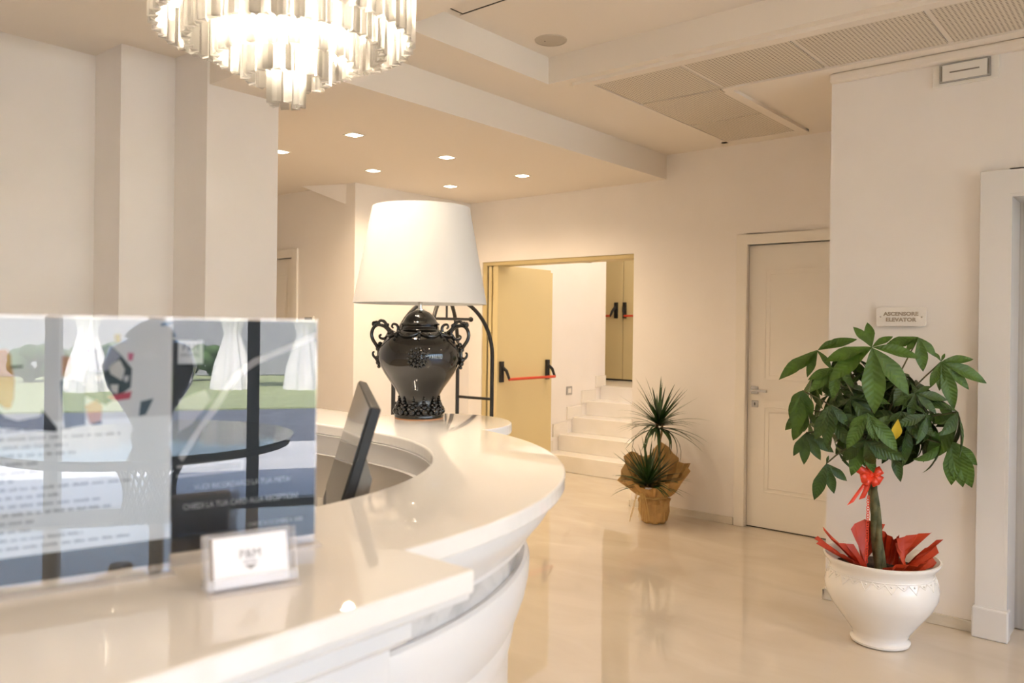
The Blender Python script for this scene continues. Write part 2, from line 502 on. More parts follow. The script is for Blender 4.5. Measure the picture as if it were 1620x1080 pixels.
# ------------------------------------------------------------------ white panelled doors
def inner_door(name, x0, x1, y, hgt, label, hinge_right=True, depth=0.03):
    t = thing(name, label, None, (x0, y, 0), kind='structure')
    w = x1 - x0
    leaf = MB().box(0.003, w - 0.003, depth, depth + 0.045, 0.008, hgt - 0.003).build('leaf', M_DOOR, t, bevel=0.002)
    g = MB()
    for (a, b, c, d) in ((0.13, w - 0.13, 0.27, 0.90), (0.13, w - 0.13, 1.10, 1.92)):
        for k, off in ((0, 0.0), (1, 0.03)):
            a2, b2, c2, d2 = a + off, b - off, c + off, d - off
            e = 0.008
            y0 = depth - 0.003
            g.box(a2, b2, y0, depth, c2, c2 + e).box(a2, b2, y0, depth, d2 - e, d2).box(a2, a2 + e, y0, depth, c2, d2).box(b2 - e, b2, y0, depth, c2, d2)
    g.build('panel_moulding', M_DOOR, leaf, bevel=0.002)
    f = MB()
    f.box(-0.08, 0, -0.018, 0.1, 0, hgt + 0.08).box(w, w + 0.08, -0.018, 0.1, 0, hgt + 0.08).box(0, w, -0.018, 0.1, hgt, hgt + 0.08)
    f.build('frame', M_DOOR, t, bevel=0.004)
    MB().box(0.003, w - 0.003, depth + 0.005, depth + 0.04, 0.0005, 0.008).build('threshold_gap', M_DARKGAP, t)
    return t, w
d1, w1 = inner_door('door_1', -2.48, -1.68, YB, 2.105, 'white panelled door with square steel handle beside the lift wall')
hd = MB(); hd.box(0.03, 0.085, 0.022, 0.03, 0.995, 1.05).build('handle_plate', M_STEEL, d1, bevel=0.002)
hd = MB(); hd.tube([(0.057, 0.022, 1.022), (0.057, -0.03, 1.022)], 0.009, 8).box(0.048, 0.175, -0.04, -0.022, 1.013, 1.031)
hd.build('lever_handle', M_STEEL, d1, bevel=0.003)
kp = MB().box(0.035, 0.085, 0.024, 0.03, 0.895, 0.945).build('key_plate', M_STEEL, d1, bevel=0.002)
MB().box(0.057, 0.064, 0.022, 0.0245, 0.910, 0.93).build('keyhole', M_DARKGAP, kp)
d4, w4 = inner_door('door_4', -7.0, -6.199, 4.25, 2.08, 'white panelled corridor door at the far left')

# ------------------------------------------------------------------ lift entrance
lift = thing('door_5', 'grey steel lift door in a deep white portal frame', None, (-0.627, YE, 0), kind='structure')
f = MB()
f.box(-0.122, 0, -0.05, 0.0, 0.09, 2.25).box(0.957, 1.08, -0.05, 0, 0.09, 2.25).box(0, 0.957, -0.05, 0, 2.13, 2.25)
f.build('portal_frame', M_LACQ, lift, bevel=0.003)
f = MB(); f.box(-0.001, 0.012, -0.05, 0.26, 0, 2.13).box(0.945, 0.957, -0.05, 0.26, 0, 2.13).box(0.012, 0.945, -0.05, 0.26, 2.118, 2.13)
f.build('reveal', M_LACQ, lift)
for x0, x1 in ((-0.132, 0.022), (0.935, 1.09)):
    MB().box(x0, x1, -0.072, 0.0, 0, 0.15).build('plinth_block', M_LACQ, lift, bevel=0.008)
for x0, x1 in ((0.012, 0.478), (0.480, 0.945)):
    MB().box(x0, x1, 0.19, 0.22, 0.005, 2.118).build('sliding_panel', M_GREYDOOR, lift)

# ------------------------------------------------------------------ stair hall behind the opening
m = MB()
m.box(-5.26, -5.06, YB + 0.2, 7.68, 0, 3.7)
m.box(-6.4, -5.26, 7.48, 7.68, 0, 3.7)
struct(m.build('wall_stair_left', M_WALL), 'cream wall beside the stairs, seen through the opening')
m = MB()
m.box(-3.3, -3.1, YB + 0.2, 8.7, 0, 3.7).box(-6.4, -3.1, 8.52, 8.7, 0, 3.7).box(-6.6, -6.4, 7.48, 8.7, 0, 3.7)
struct(m.build('wall_stair_far', M_WALL), 'far wall of the stair hall holding the double fire door')
struct(MB().box(-6.6, -3.1, YB + 0.2, 8.7, 3.7, 3.8).build('ceiling_stair', M_CEIL), 'white ceiling over the stairs')
stairs = thing('staircase', 'five pale marble steps rising through the opening to the landing', None, (0, 0, 0), kind='structure')
SY = [6.55, 6.79, 7.04, 7.31, 7.585]
SZ = [0.165, 0.335, 0.50, 0.66, 0.815]
for i in range(5):
    y1 = SY[i + 1] + 0.02 if i < 4 else 8.52
    x0 = -5.06 if i < 4 else -6.4
    if i < 4: MB().box(-5.06, -3.3, SY[i], y1, 0 if i == 0 else SZ[i - 1] - 0.001, SZ[i]).build('step', M_STAIR, stairs, bevel=0.006)
    else:
        g = MB(); g.box(-5.06, -3.3, SY[i], 8.52, SZ[3], SZ[4]).box(-6.4, -5.06, 7.68, 8.52, SZ[3], SZ[4]); g.build('landing', M_STAIR, stairs)
for i in range(4):
    MB().box(-5.06, -5.045, SY[i] - 0.10, SY[i + 1] - 0.10 if i < 4 else 7.68, SZ[i] - 0.02, SZ[i] + 0.115).build('step_skirting', M_STAIR, stairs)
MB().box(-5.06, -5.045, SY[4] - 0.10, 7.68, SZ[4] - 0.02, SZ[4] + 0.115).build('step_skirting', M_STAIR, stairs)

# open single fire door, leaf swung into the hall
fd = thing('door_2', 'yellow beige fire door standing open with a red push bar', None, (-5.156, YB, 0), kind='structure')
f = MB()
f.box(0, 0.05, 0.012, 0.2, 0, 2.09).box(0.05, 1.692, 0.012, 0.2, 2.055, 2.09).box(1.66, 1.692, 0.05, 0.2, 0, 2.09)
f.build('steel_frame', M_FIRE2, fd, bevel=0.002)
MB().box(0.05, 0.066, 0.03, 0.10, 0.01, 2.05).build('hinge_shade_strip', M_DARKGAP, fd)  # dark strip standing in for the shade between frame and leaf
MB().box(0.068, 0.10, 0.02, 0.12, 0.01, 2.05).build('frame_rebate', M_FIRE, fd)
leaf = MB().box(0.112, 0.176, 0.03, 0.86, 0.01, 2.06).build('leaf', M_FIRE, fd, bevel=0.003)
MB().box(0.120, 0.168, 0.86, 0.90, 0.03, 2.035).build('leaf_rebate', M_FIRE, leaf)
for z in (0.35, 1.75):
    MB().tube([(0.106, 0.016, z), (0.106, 0.016, z + 0.16)], 0.008, 8).build('hinge', M_FIRE2, leaf)
def push_bar(parent, x, y0, y1, z, sgn=1):
    """two black arms and a red bar on a face whose normal is +x"""
    for y in (y0, y1):
        a = MB()
        a.box(x, x + 0.03, y - 0.022, y + 0.022, z - 0.08, z + 0.12)
        a.tube([(x + 0.03, y, z + 0.06), (x + 0.06, y + 0.02 * sgn, z + 0.03), (x + 0.085, y + 0.035 * sgn, z - 0.05)], [0.018, 0.016, 0.013], 8)
        a.build('bar_arm', M_BLACK, parent, bevel=0.003)
    MB().tube([(x + 0.085, y0 + 0.03 * sgn, z - 0.05), (x + 0.085, y1 + 0.035 * sgn, z - 0.05)], 0.014, 10).build('push_bar', M_RED, parent, smooth=True)
push_bar(leaf, 0.176, 0.08, 0.80, 1.02)
MB().tube([(0.72, 0.23, 2.075), (1.11, 0.23, 2.062)], 0.008, 6).build('closer_rail', M_BLACK, fd)

# double fire door on the landing
dd = thing('door_3', 'yellow beige double fire door at the top of the stairs', None, (-5.322, 8.50, SZ[4]), kind='structure')
for x0, x1 in ((-0.75, -0.004), (0.004, 0.80)):
    MB().box(x0, x1, -0.03, 0.02, 0.02, 2.10).build('leaf', M_FIRE, dd, bevel=0.003)
f = MB(); f.box(-0.83, -0.755, -0.035, 0.02, 0, 2.2).box(0.805, 0.88, -0.035, 0.02, 0, 2.2).box(-0.755, 0.805, -0.035, 0.02, 2.105, 2.2)
f.build('steel_frame', M_FIRE2, dd)
MB().box(-0.75, 0.8, -0.012, 0.02, 0.0005, 0.02).build('threshold_gap', M_DARKGAP, dd)
for x, s in ((-0.095, -1), (0.03, 1)):
    a = MB().box(x - 0.022, x + 0.022, -0.06, -0.03, 0.78, 0.98)
    a.tube([(x, -0.06, 0.92), (x + 0.02 * s, -0.10, 0.87), (x + 0.045 * s, -0.115, 0.80)], [0.02, 0.018, 0.013], 8)
    a.build('bar_arm', M_BLACK, dd, bevel=0.003)
    MB().tube([(x + 0.04 * s, -0.115, 0.81), (x + 0.62 * s, -0.115, 0.81)], 0.014, 10).build('push_bar', M_RED, dd, smooth=True)

# ------------------------------------------------------------------ window front behind the camera
win = thing('window_1', 'tall dark framed window front behind the camera', None, (4.5, 0, 0), kind='structure')
ys = [-4.0, -3.06, -2.36, -1.66, -0.96, -0.26, 0.44, 1.14, 1.84, 2.54, 3.24, 3.94, 4.45]
for i, y in enumerate(ys):
    MB().box(-0.05, 0.07, y - 0.045 if i else y, y + 0.045 if i < 12 else y, 0, 2.9).build('mullion', M_FRAMEGREY, win)
for z0, z1 in ((0, 0.10), (2.80, 3.02)): MB().box(-0.05, 0.07, -4.0, 4.45, z0, z1).build('rail', M_FRAMEGREY, win)
for i in range(12): MB().box(0.004, 0.012, ys[i] + 0.045, ys[i + 1] - 0.045, 0.10, 2.80).build('pane', M_PANE, win)
struct(MB().box(4.5, 4.7, -4.2, 4.45, 3.02, 3.4).box(4.5, 4.7, 4.45, 5.9, 0, 3.4).box(4.5, 4.7, -4.2, -4.0, 0, 3.02).build('wall_window', M_WALL), 'wall around the window front')
struct(MB().box(4.6, 8.6, -16, 16, -0.14, -0.04).build('ground_paving', M_PAVE), 'pale paving outside the windows')
struct(MB().box(8.6, 12.8, -30, 30, -0.14, -0.05).build('ground_road', M_ASPHALT), 'blue grey asphalt lane outside the windows')
struct(MB().box(12.8, 40, -40, 40, -0.14, -0.02).build('ground_lawn', M_LAWN), 'sunlit lawn beyond the asphalt lane')
def drape(x, y, s, label):
    m = MB()
    def fn(r, z, a, j):
        return (r * (1 + 0.18 * math.cos(9 * a + s)), z)
    m.lathe([(0.42, 0), (0.36, 0.5), (0.16, 1.25), (0.22, 1.5), (0.5, 2.3), (0.6, 2.8)], 40, fn=fn)
    tag(m.build('gathered_drape', M_CLOTH, smooth=True, loc=(x, y, -0.02)), label, 'drape', 'gathered white drapes of the garden gazebo')
drape(17.0, 1.25, 0.0, 'gathered white drape mirrored next to the logo on the dark notice')
drape(17.2, -0.35, 1.0, 'gathered white drape mirrored at the upper right of the pale notice')
drape(17.0, -3.3, 2.0, 'gathered white drape mirrored at the upper left of the pale notice')
drape(18.6, 2.7, 0.5, 'gathered white drape mirrored at the upper right of the dark notice')
struct(MB().box(22.0, 22.2, -25, 25, 0, 3.4).build('wall_garden', mat('garden_stucco', (0.36, 0.38, 0.42), 0.9)), 'pale garden wall behind the hedges')
def hedge(y0, y1, label):
    m = MB()
    rnd = random.Random(int(y0 * 10) + 50)
    n = 90
    for i in range(n):
        y = y0 + (y1 - y0) * (i + 0.5) / n
        m.sphere((rnd.uniform(-0.3, 0.3), y, rnd.uniform(0.1, 0.75)), rnd.uniform(0.12, 0.26), 8, 6)
    tag(m.build('hedge', M_HEDGE, loc=(20.0, 0, 0), smooth=True), label, 'hedge', 'hedges beyond the lawn')
hedge(2.6, 7.0, 'low dark green hedge mirrored at the right of the dark notice')
hedge(-5.5, -0.8, 'low dark green hedge mirrored at the left of the pale notice')

# ------------------------------------------------------------------ reception desk
CX, CY = -1.77, 0.765
HT = 1.17
def ring(r, y0=0.60, x1=-3.0, a0=0.0, a1=PI / 2, n=48):
    pts = [(CX + r, y0)]
    pts += [(CX + r * math.cos(a0 + (a1 - a0) * i / n), CY + r * math.sin(a0 + (a1 - a0) * i / n)) for i in range(n + 1)]
    pts.append((x1, CY + r))
    return pts
def sweep(prof, **kw):
    m = MB()
    rows = [[(x, y, z) for x, y in ring(r, **kw)] for r, z in prof]
    n = len(rows[0])
    vs = [p for row in rows for p in row]
    fs = [(j * n + i, j * n + i + 1, (j + 1) * n + i + 1, (j + 1) * n + i) for j in range(len(rows) - 1) for i in range(n - 1)]
    fs.append(tuple(j * n for j in range(len(rows) - 1, -1, -1)))
    fs.append(tuple(j * n + n - 1 for j in range(len(rows))))
    return m.add(vs, fs)
desk = thing('reception_desk', 'curved white reception desk with moulded front and marble band', 'reception desk', (CX, CY, 0))
def dpart(m, name, mt, parent=None, **kw):
    o = m.build(name, mt, parent or desk, **kw)
    if parent is None: o.location = (-CX, -CY, 0)
    return o
poly = [(-0.664, -1.4), (-0.664, 0.724), (-0.791, 0.724)]
poly += [(CX + 0.979 * math.cos(a), CY + 0.979 * math.sin(a)) for a in [math.radians(77) * i / 40 for i in range(1, 41)]]
poly += [(-1.79 + 0.245 * math.cos(a), 1.75 + 0.245 * math.sin(a)) for a in [math.radians(-5 + 189 * i / 30) for i in range(31)]]
poly += [(-3.0, 1.744), (-3.0, 1.462)]
poly += [(CX + 0.68 * math.cos(a), CY + 0.697 * math.sin(a)) for a in [PI / 2 * (1 - i / 40) for i in range(41)]]
poly += [(-1.09, -1.4)]
dpart(MB().prism(poly, HT - 0.030, HT), 'countertop', M_QUARTZ, bevel=0.004)
dpart(sweep([(0.72, 1.139), (0.962, 1.139), (0.960, 1.128), (0.955, 1.126), (0.953, 1.114), (0.946, 1.10), (0.930, 1.080), (0.915, 1.062), (0.905, 1.050), (0.904, 1.042), (0.894, 1.040), (0.893, 1.0365), (0.72, 1.0365)]), 'cornice', M_LACQ, smooth=30)
dpart(sweep([(0.72, 1.0365), (0.8835, 1.0365), (0.8835, 0.966), (0.72, 0.966)]), 'marble_band', M_MARBLE, smooth=30)
dpart(sweep([(0.72, 0.9915), (0.8836, 0.9915), (0.894, 0.9945), (0.901, 0.990), (0.905, 0.979), (0.9035, 0.95), (0.8965, 0.915), (0.886, 0.885), (0.876, 0.8625), (0.72, 0.8625)]), 'bulging_moulding', M_LACQ, smooth=35)
dpart(sweep([(0.72, 0.862), (0.8745, 0.862), (0.873, 0.835), (0.868, 0.81), (0.861, 0.78), (0.861, 0.10), (0.72, 0.10)]), 'front_body', M_LACQ, smooth=30)
dpart(sweep([(0.72, 0.10), (0.875, 0.10), (0.875, 0.0), (0.72, 0.0)]), 'plinth', M_LACQ, smooth=30)
dpart(sweep([(0.705, 1.139), (0.719, 1.139), (0.719, 0.0), (0.705, 0.0)]), 'inner_panel', mat('desk_inner_grey', (0.52, 0.49, 0.45), 0.5), smooth=30)
dpart(sweep([(0.690, 1.139), (0.7045, 1.139), (0.7045, 1.08), (0.690, 1.08)]), 'inner_apron', M_LACQ, smooth=30)
dpart(sweep([(0.25, 0.76), (0.704, 0.76), (0.704, 0.73), (0.25, 0.73)]), 'work_surface', mat('work_surface_grey', (0.45, 0.43, 0.40), 0.4), smooth=30)
# projecting straight front section
prof = [(-1.05, 1.139), (-0.672, 1.139), (-0.674, 1.130), (-0.690, 1.124), (-0.725, 1.117), (-0.734, 1.1145), (-0.734, 1.102), (-0.745, 1.092), (-0.770, 1.082), (-0.777, 1.0785), (-0.777, 1.056),
        (-0.788, 1.046), (-0.813, 1.032), (-0.8205, 1.0275), (-0.8205, 0.985), (-0.825, 0.96), (-0.838, 0.92), (-0.852, 0.885), (-0.868, 0.8625), (-0.87, 0.78), (-0.87, 0.0), (-1.05, 0.0)]
m = MB()
k = len(prof)
vs = [(x, -1.4, z) for x, z in prof] + [(x, 0.724, z) for x, z in prof]
m.add(vs, [tuple(range(k)), tuple(range(2 * k - 1, k - 1, -1))] + [(i, k + i, k + (i + 1) % k, (i + 1) % k) for i in range(k)])
dpart(m, 'projecting_front', M_LACQ, bevel=0.0015)
m = MB().lathe([(0.205, 0.0), (0.205, 0.10), (0.195, 0.10), (0.195, 1.05), (0.205, 1.07), (0.225, 1.12), (0.23, 1.139)], 40, c=(-1.79, 1.75, 0))
dpart(m, 'rounded_bay', M_LACQ, smooth=35)

# ------------------------------------------------------------------ computer screen behind the counter
TL, TR = Vector((-1.543, 1.249, 1.335)), Vector((-1.131, 0.969, 1.335))
wv = (TR - TL).normalized()
dv = Vector((-0.063, -0.053, -0.267)).normalized()
nv = dv.cross(wv).normalized()
if nv.dot(Vector((0, 0, CAM_H)) - TL) < 0: nv = -nv
W = (TR - TL).length
Hs = 0.30
mon = thing('computer_monitor', 'slim dark computer screen tilted back behind the counter', 'monitor', tuple(TL + wv * W / 2 + dv * Hs - Vector((0, 0, 0.3))))
MI = Matrix.Translation(-mon.location)
fm = MI @ axes(TL, wv, -dv, nv)
o = MB().box(0, W, -Hs, 0, -0.022, -0.002).build('casing', M_BLACK, mon, bevel=0.003); o.matrix_local = fm
o = MB().box(0.004, W - 0.004, -Hs + 0.03, -0.004, -0.003, 0.0).build('screen', M_SCREEN, mon); o.matrix_local = fm
o = MB().add([(0.04, -Hs + 0.03, -0.02), (W - 0.04, -Hs + 0.03, -0.02), (W - 0.04, -0.10, -0.02), (0.04, -0.10, -0.02), (0.06, -Hs + 0.04, -0.06), (W - 0.06, -Hs + 0.04, -0.06), (W - 0.06, -0.14, -0.05), (0.06, -0.14, -0.05)],
             [(0, 1, 2, 3), (4, 7, 6, 5), (0, 4, 5, 1), (1, 5, 6, 2), (2, 6, 7, 3), (3, 7, 4, 0)]).build('rear_cover', M_GREYPL, mon); o.matrix_local = fm
o = MB().box(0, W, -Hs - 0.018, -Hs, -0.03, 0.012).build('lower_bezel', M_GREYPL, mon, bevel=0.003); o.matrix_local = fm
pc = TL + wv * W / 2 + dv * (Hs - 0.06) - nv * 0.05
s = MB().tube([pc, (pc.x + 0.0, pc.y + 0.0, 0.765)], 0.018, 10).lathe([(0.10, 0.76), (0.10, 0.768), (0.09, 0.772)], 24, c=(pc.x, pc.y, 0.001))
o = s.build('stand', M_BLACK, mon, smooth=True); o.matrix_local = MI

# ------------------------------------------------------------------ table lamp
U = 0.000436
lamp = thing('table_lamp', 'large table lamp with black ornate urn base and white tapered shade', 'lamp', (-1.895, 1.785, HT))
LR = Vector((0.80, 0.60, 0)).normalized()        # handles spread along this axis
LN = Vector((0.60, -0.80, 0))                    # side turned to the lobby
prof = [(0.0, 0.004), (180 * U, 0.004), (184 * U, 0.010), (178 * U, 0.018), (165 * U, 0.022), (158 * U, 0.030), (150 * U, 0.042), (146 * U, 0.054), (147 * U, 0.066), (158 * U, 0.080), (182 * U, 0.098),
        (222 * U, 0.122), (262 * U, 0.148), (290 * U, 0.172), (305 * U, 0.193), (306 * U, 0.208), (298 * U, 0.226), (276 * U, 0.246), (240 * U, 0.264), (200 * U, 0.277), (160 * U, 0.285), (142 * U, 0.289), (140 * U, 0.300), (0, 0.300)]
urn = MB().lathe(prof, 56).build('urn', M_CERAM, lamp, smooth=60)
MB().lathe([(0.0, 0.0), (0.078, 0.0), (0.079, 0.004), (0, 0.004)], 40).build('unglazed_foot', M_TERRA, urn, smooth=30)
lidp = [(0.0, 0.300), (128 * U, 0.300), (146 * U, 0.303), (148 * U, 0.307), (128 * U, 0.313), (120 * U, 0.320), (100 * U, 0.333), (70 * U, 0.344), (36 * U, 0.351), (0, 0.353)]
MB().lathe(lidp, 48).build('lid', M_CERAM, lamp, smooth=50)
MB().lathe([(0.014, 0.350), (0.014, 0.354), (0.007, 0.356), (0.007, 0.392), (0.016, 0.394), (0.016, 0.398), (0, 0.398)], 20).build('neck', M_CHROME, lamp, smooth=40)
def hp(dx, y, k=0.0): return LR * (dx * U) + LN * (k * U) + Vector((0, 0, (955 - y) * U))
def smooth_path(pts, n=5):
    out = []
    P = [Vector(p) for p in pts]
    for i in range(len(P) - 1):
        p0, p1, p2, p3 = P[max(i - 1, 0)], P[i], P[i + 1], P[min(i + 2, len(P) - 1)]
        for k in range(n):
            t = k / n
            out.append(0.5 * ((2 * p1) + (p2 - p0) * t + (2 * p0 - 5 * p1 + 4 * p2 - p3) * t * t + (3 * p1 - p0 - 3 * p2 + p3) * t ** 3))
    out.append(P[-1])
    return out
for s in (1, -1):
    hm = MB()
    def seg(pts, r0, r1, s=s):
        p = smooth_path([hp(s * dx, y) for dx, y in pts])
        hm.tube(p, [r0 + (r1 - r0) * i / (len(p) - 1) for i in range(len(p))], 8)
    seg([(225, 345), (240, 300), (275, 270), (320, 262), (352, 285), (366, 330), (356, 372), (332, 410), (312, 445), (309, 480), (312, 530)], 0.0058, 0.0062)
    seg([(140, 322), (200, 318), (240, 288), (268, 240), (300, 230), (316, 252), (322, 272)], 0.0065, 0.0045)
    seg([(170, 318), (165, 285), (178, 260), (202, 254), (212, 272), (200, 286)], 0.0055, 0.0030)
    seg([(236, 322), (262, 362), (296, 362), (306, 344), (290, 334)], 0.0055, 0.0032)
    seg([(308, 500), (330, 512), (352, 492), (354, 470), (342, 464)], 0.0055, 0.0028)
    for dx, y, r in ((345, 255, 0.010), (330, 248, 0.008), (312, 440, 0.010), (312, 545, 0.009), (308, 575, 0.006), (300, 405, 0.008), (248, 262, 0.007), (318, 515, 0.010)):
        c = hp(s * dx, y); hm.sphere(c, r, 8, 6)
    hm.build('scroll_handle', M_CERAM, lamp, smooth=60)
# shoulder garland
g = MB()
pts = []
for i in range(96):
    a = 2 * PI * i / 96
    zz = 0.278 - 0.010 * abs(math.sin(4 * a))
    rr = 196 * U - (zz - 0.278) * 1.6 + 0.004
    pts.append((rr * math.cos(a), rr * math.sin(a), zz))
g.tube(pts, 0.0048, 6, closed=True)
for i in range(8):
    a = 2 * PI * i / 8
    for k in range(3):
        r = (205 + 24 * k) * U + 0.003
        g.sphere((r * math.cos(a), r * math.sin(a), 0.279 - 0.010 * k), 0.007 - 0.0012 * k, 8, 6)
    a += PI / 8
    g.sphere((214 * U * math.cos(a), 214 * U * math.sin(a), 0.272), 0.0065, 8, 6)
g.build('shoulder_garland', M_CERAM, urn, smooth=60)
# rosette on the belly
ra = math.radians(-46)
rc = Vector((math.cos(ra), math.sin(ra), 0))
rt = Vector((-math.sin(ra), math.cos(ra), 0))
g = MB()
def on_belly(u, v, out=0.0):
    z = 0.200 + v
    R = 306 * U - abs(v) * 0.10 - 3.5 * v * v
    a2 = ra + u / R
    return Vector((math.cos(a2) * (R + out), math.sin(a2) * (R + out), z))
for k, (rad, n, br) in enumerate(((0.031, 14, 0.0052), (0.020, 10, 0.0060), (0.009, 6, 0.0045))):
    for i in range(n):
        a = 2 * PI * i / n + k * 0.3
        g.sphere(on_belly(rad * math.cos(a), rad * math.sin(a), 0.001), br, 8, 6)
g.sphere(on_belly(0, 0, 0.004), 0.0055, 8, 6)
g.build('rosette', M_CERAM, urn, smooth=60)
# acanthus collar round the foot
g = MB()
for i in range(12):
    a = 2 * PI * i / 12
    ca, sa = math.cos(a), math.sin(a)
    for rr, zz, br in ((0.076, 0.026, 0.011), (0.070, 0.040, 0.009), (0.067, 0.054, 0.007), (0.067, 0.064, 0.0045), (0.068, 0.071, 0.003)):
        g.sphere((rr * ca, rr * sa, zz), br, 8, 6)
    for d in (-0.14, 0.14):
        g.sphere((0.075 * math.cos(a + d), 0.075 * math.sin(a + d), 0.034), 0.007, 8, 6)
        g.sphere((0.070 * math.cos(a + d), 0.070 * math.sin(a + d), 0.047), 0.005, 8, 6)
    a2 = a + PI / 12
    g.sphere((0.078 * math.cos(a2), 0.078 * math.sin(a2), 0.024), 0.007, 8, 6)
g.build('acanthus_collar', M_CERAM, urn, smooth=60)
sh = MB().lathe([(0.2165, 0.372), (0.158, 0.684), (0.1555, 0.684), (0.2140, 0.372), (0.2165, 0.372)], 72, cap=False)
shade = sh.build('lamp_shade', M_SHADE, lamp, smooth=40)
g = MB()
for k in range(3):
    a = 2 * PI * k / 3
    g.tube([(0.005 * math.cos(a), 0.005 * math.sin(a), 0.396), (0.212 * math.cos(a), 0.212 * math.sin(a), 0.385)], 0.0015, 6)
g.build('shade_spider', M_CHROME, shade)

# ------------------------------------------------------------------ luggage cart
cart = thing('luggage_cart', 'black tubular birdcage luggage cart standing behind the lamp', 'luggage cart', (-4.516, 4.527, 0), math.radians(4.5))
cl, cw = 0.39, 0.185
cor = [(-cw, -cl), (-cw, cl), (cw, cl), (cw, -cl)]
for x, y in cor:
    p = [(x, y, 0.16), (x, y, 0.7), (x, y, 1.22)]
    for i in range(1, 15):
        t = PI / 2 * i / 14
        p.append((x * math.cos(t), y * math.cos(t), 1.22 + 0.49 * math.sin(t)))
    MB().tube(p, 0.0165, 12).build('bowed_post', M_TUBE, cart, smooth=60)
    MB().tube([(x, y - 0.012, 0.06), (x, y + 0.012, 0.06)], 0.06, 20).build('caster', M_BLACK, cart, smooth=40)
    MB().box(x - 0.02, x + 0.02, y - 0.03, y + 0.03, 0.115, 0.15).build('caster_fork', M_TUBE, cart)
for y in (-cl, cl): MB().tube([(-cw, y, 0.87), (cw, y, 0.87)], 0.012, 10).build('end_rail', M_TUBE, cart, smooth=60)
MB().box(-cw - 0.05, cw + 0.05, -cl - 0.06, cl + 0.06, 0.15, 0.19).build('deck', M_TUBE, cart, bevel=0.01)
b = MB().tube([(0, -0.33, 1.53), (0, 0.33, 1.53)], 0.012, 10)
for y in (-0.33, 0.33): b.sphere((0, y, 1.53), 0.022, 10, 8)
b.tube([(0, 0.02, 1.53), (0, 0.02, 1.70)], 0.009, 8)
b.build('hanging_bar', M_TUBE, cart, smooth=60)
MB().sphere((0, 0, 1.725), 0.03, 12, 8).build('finial', M_TUBE, cart, smooth=60)

# ------------------------------------------------------------------ crystal chandeliers
def prism_mesh(length):
    m = MB()
    pts = []
    for i in range(6):
        a = PI / 3 * i
        r = 0.0160 if i % 2 == 0 else 0.0068
        pts.append((r * math.cos(a), r * math.sin(a)))
    m.prism(pts, 0, length)
    return m.mesh('crystal_prism', M_CRYSTAL)
TIERS = [(0.340, 2.262, 0.34, 84, 0.0), (0.262, 2.232, 0.22, 64, 0.05), (0.184, 2.190, 0.22, 44, 0.0), (0.108, 2.145, 0.22, 25, 0.1), (0.040, 2.078, 0.20, 8, 0.0)]
PM = {}
def chandelier(x, y, label, power):
    t = thing('crystal_chandelier', label, 'chandelier', (x, y, 2.07), group='crystal chandeliers over the lobby')
    z0 = 2.07
    for r, zb, ln, n, ph in TIERS:
        if ln not in PM: PM[ln] = prism_mesh(ln)
        for i in range(n):
            a = 2 * PI * (i + 0.5) / n + ph
            inst(PM[ln], 'crystal_prism', t, Matrix.Translation((r * math.cos(a), r * math.sin(a), zb - z0)) @ Matrix.Rotation(a + (0.3 if i % 2 else 1.2), 4, 'Z'))
        pts = [(r * math.cos(2 * PI * i / 48), r * math.sin(2 * PI * i / 48), zb + ln - z0 + 0.006) for i in range(48)]
        MB().tube(pts, 0.006, 6, closed=True).build('tier_ring', M_CHROME, t, smooth=60)
    g = MB()
    for k in range(6):
        a = PI / 3 * k
        g.tube([(0.04 * math.cos(a), 0.04 * math.sin(a), 0.198), (0.338 * math.cos(a), 0.338 * math.sin(a), 0.540)], 0.005, 6)
    g.tube([(0, 0, 0.20), (0, 0, 0.72)], 0.01, 8)
    g.build('frame', M_CHROME, t)
    MB().lathe([(0.0, 0.70), (0.07, 0.70), (0.06, 0.729), (0, 0.729)], 32).build('ceiling_rose', M_CHROME, t, smooth=40)
    for k in range(13):
        a = 2 * PI * k / 8 if k < 8 else 2 * PI * (k - 8) / 4
        r = 0.30 if k < 8 else (0.146 if k < 12 else 0.0)
        zb = 0.30 if k < 8 else (0.20 if k < 12 else 0.13)
        MB().sphere((r * math.cos(a), r * math.sin(a), zb), 0.019, 10, 8, sc=(1, 1, 1.6)).build('bulb', M_BULB, t, smooth=True)
        ld = bpy.data.lights.new('bulb_light', 'POINT')
        ld.energy = power / 13; ld.color = (1.0, 0.83, 0.66); ld.shadow_soft_size = 0.04
        lo = bpy.data.objects.new('bulb_light', ld); COL.objects.link(lo); lo.parent = t
        lo.location = (r * math.cos(a), r * math.sin(a), zb + 0.045)
    return t
chandelier(-1.91, 1.281, 'glowing tiered crystal chandelier hanging at the top over the desk', 68)
c2 = chandelier(2.4, -0.15, 'crystal chandelier behind the camera, seen as glitter in the counter', 115)

# ------------------------------------------------------------------ recessed downlights, plus unseen fill lights added in the coffer
def downlight(x, y, label, z=ZL, power=23, group='square downlights in the low ceiling'):
    t = thing('downlight', label, 'downlight', (x, y, z), group=group)
    f = MB()
    f.box(-0.05, 0.05, -0.05, -0.04, -0.003, 0.001).box(-0.05, 0.05, 0.04, 0.05, -0.003, 0.001).box(-0.05, -0.04, -0.04, 0.04, -0.003, 0.001).box(0.04, 0.05, -0.04, 0.04, -0.003, 0.001)
    f.build('trim', M_WHITEPL, t)
    MB().box(-0.04, 0.04, -0.04, 0.04, -0.002, 0.001).build('lens', M_LENS, t)
    ld = bpy.data.lights.new('downlight_lamp', 'SPOT')
    ld.energy = power; ld.color = (1.0, 0.745, 0.475); ld.spot_size = math.radians(150); ld.spot_blend = 0.8; ld.shadow_soft_size = 0.04
    lo = bpy.data.objects.new('downlight_lamp', ld); COL.objects.link(lo); lo.parent = t; lo.location = (0, 0, -0.012)
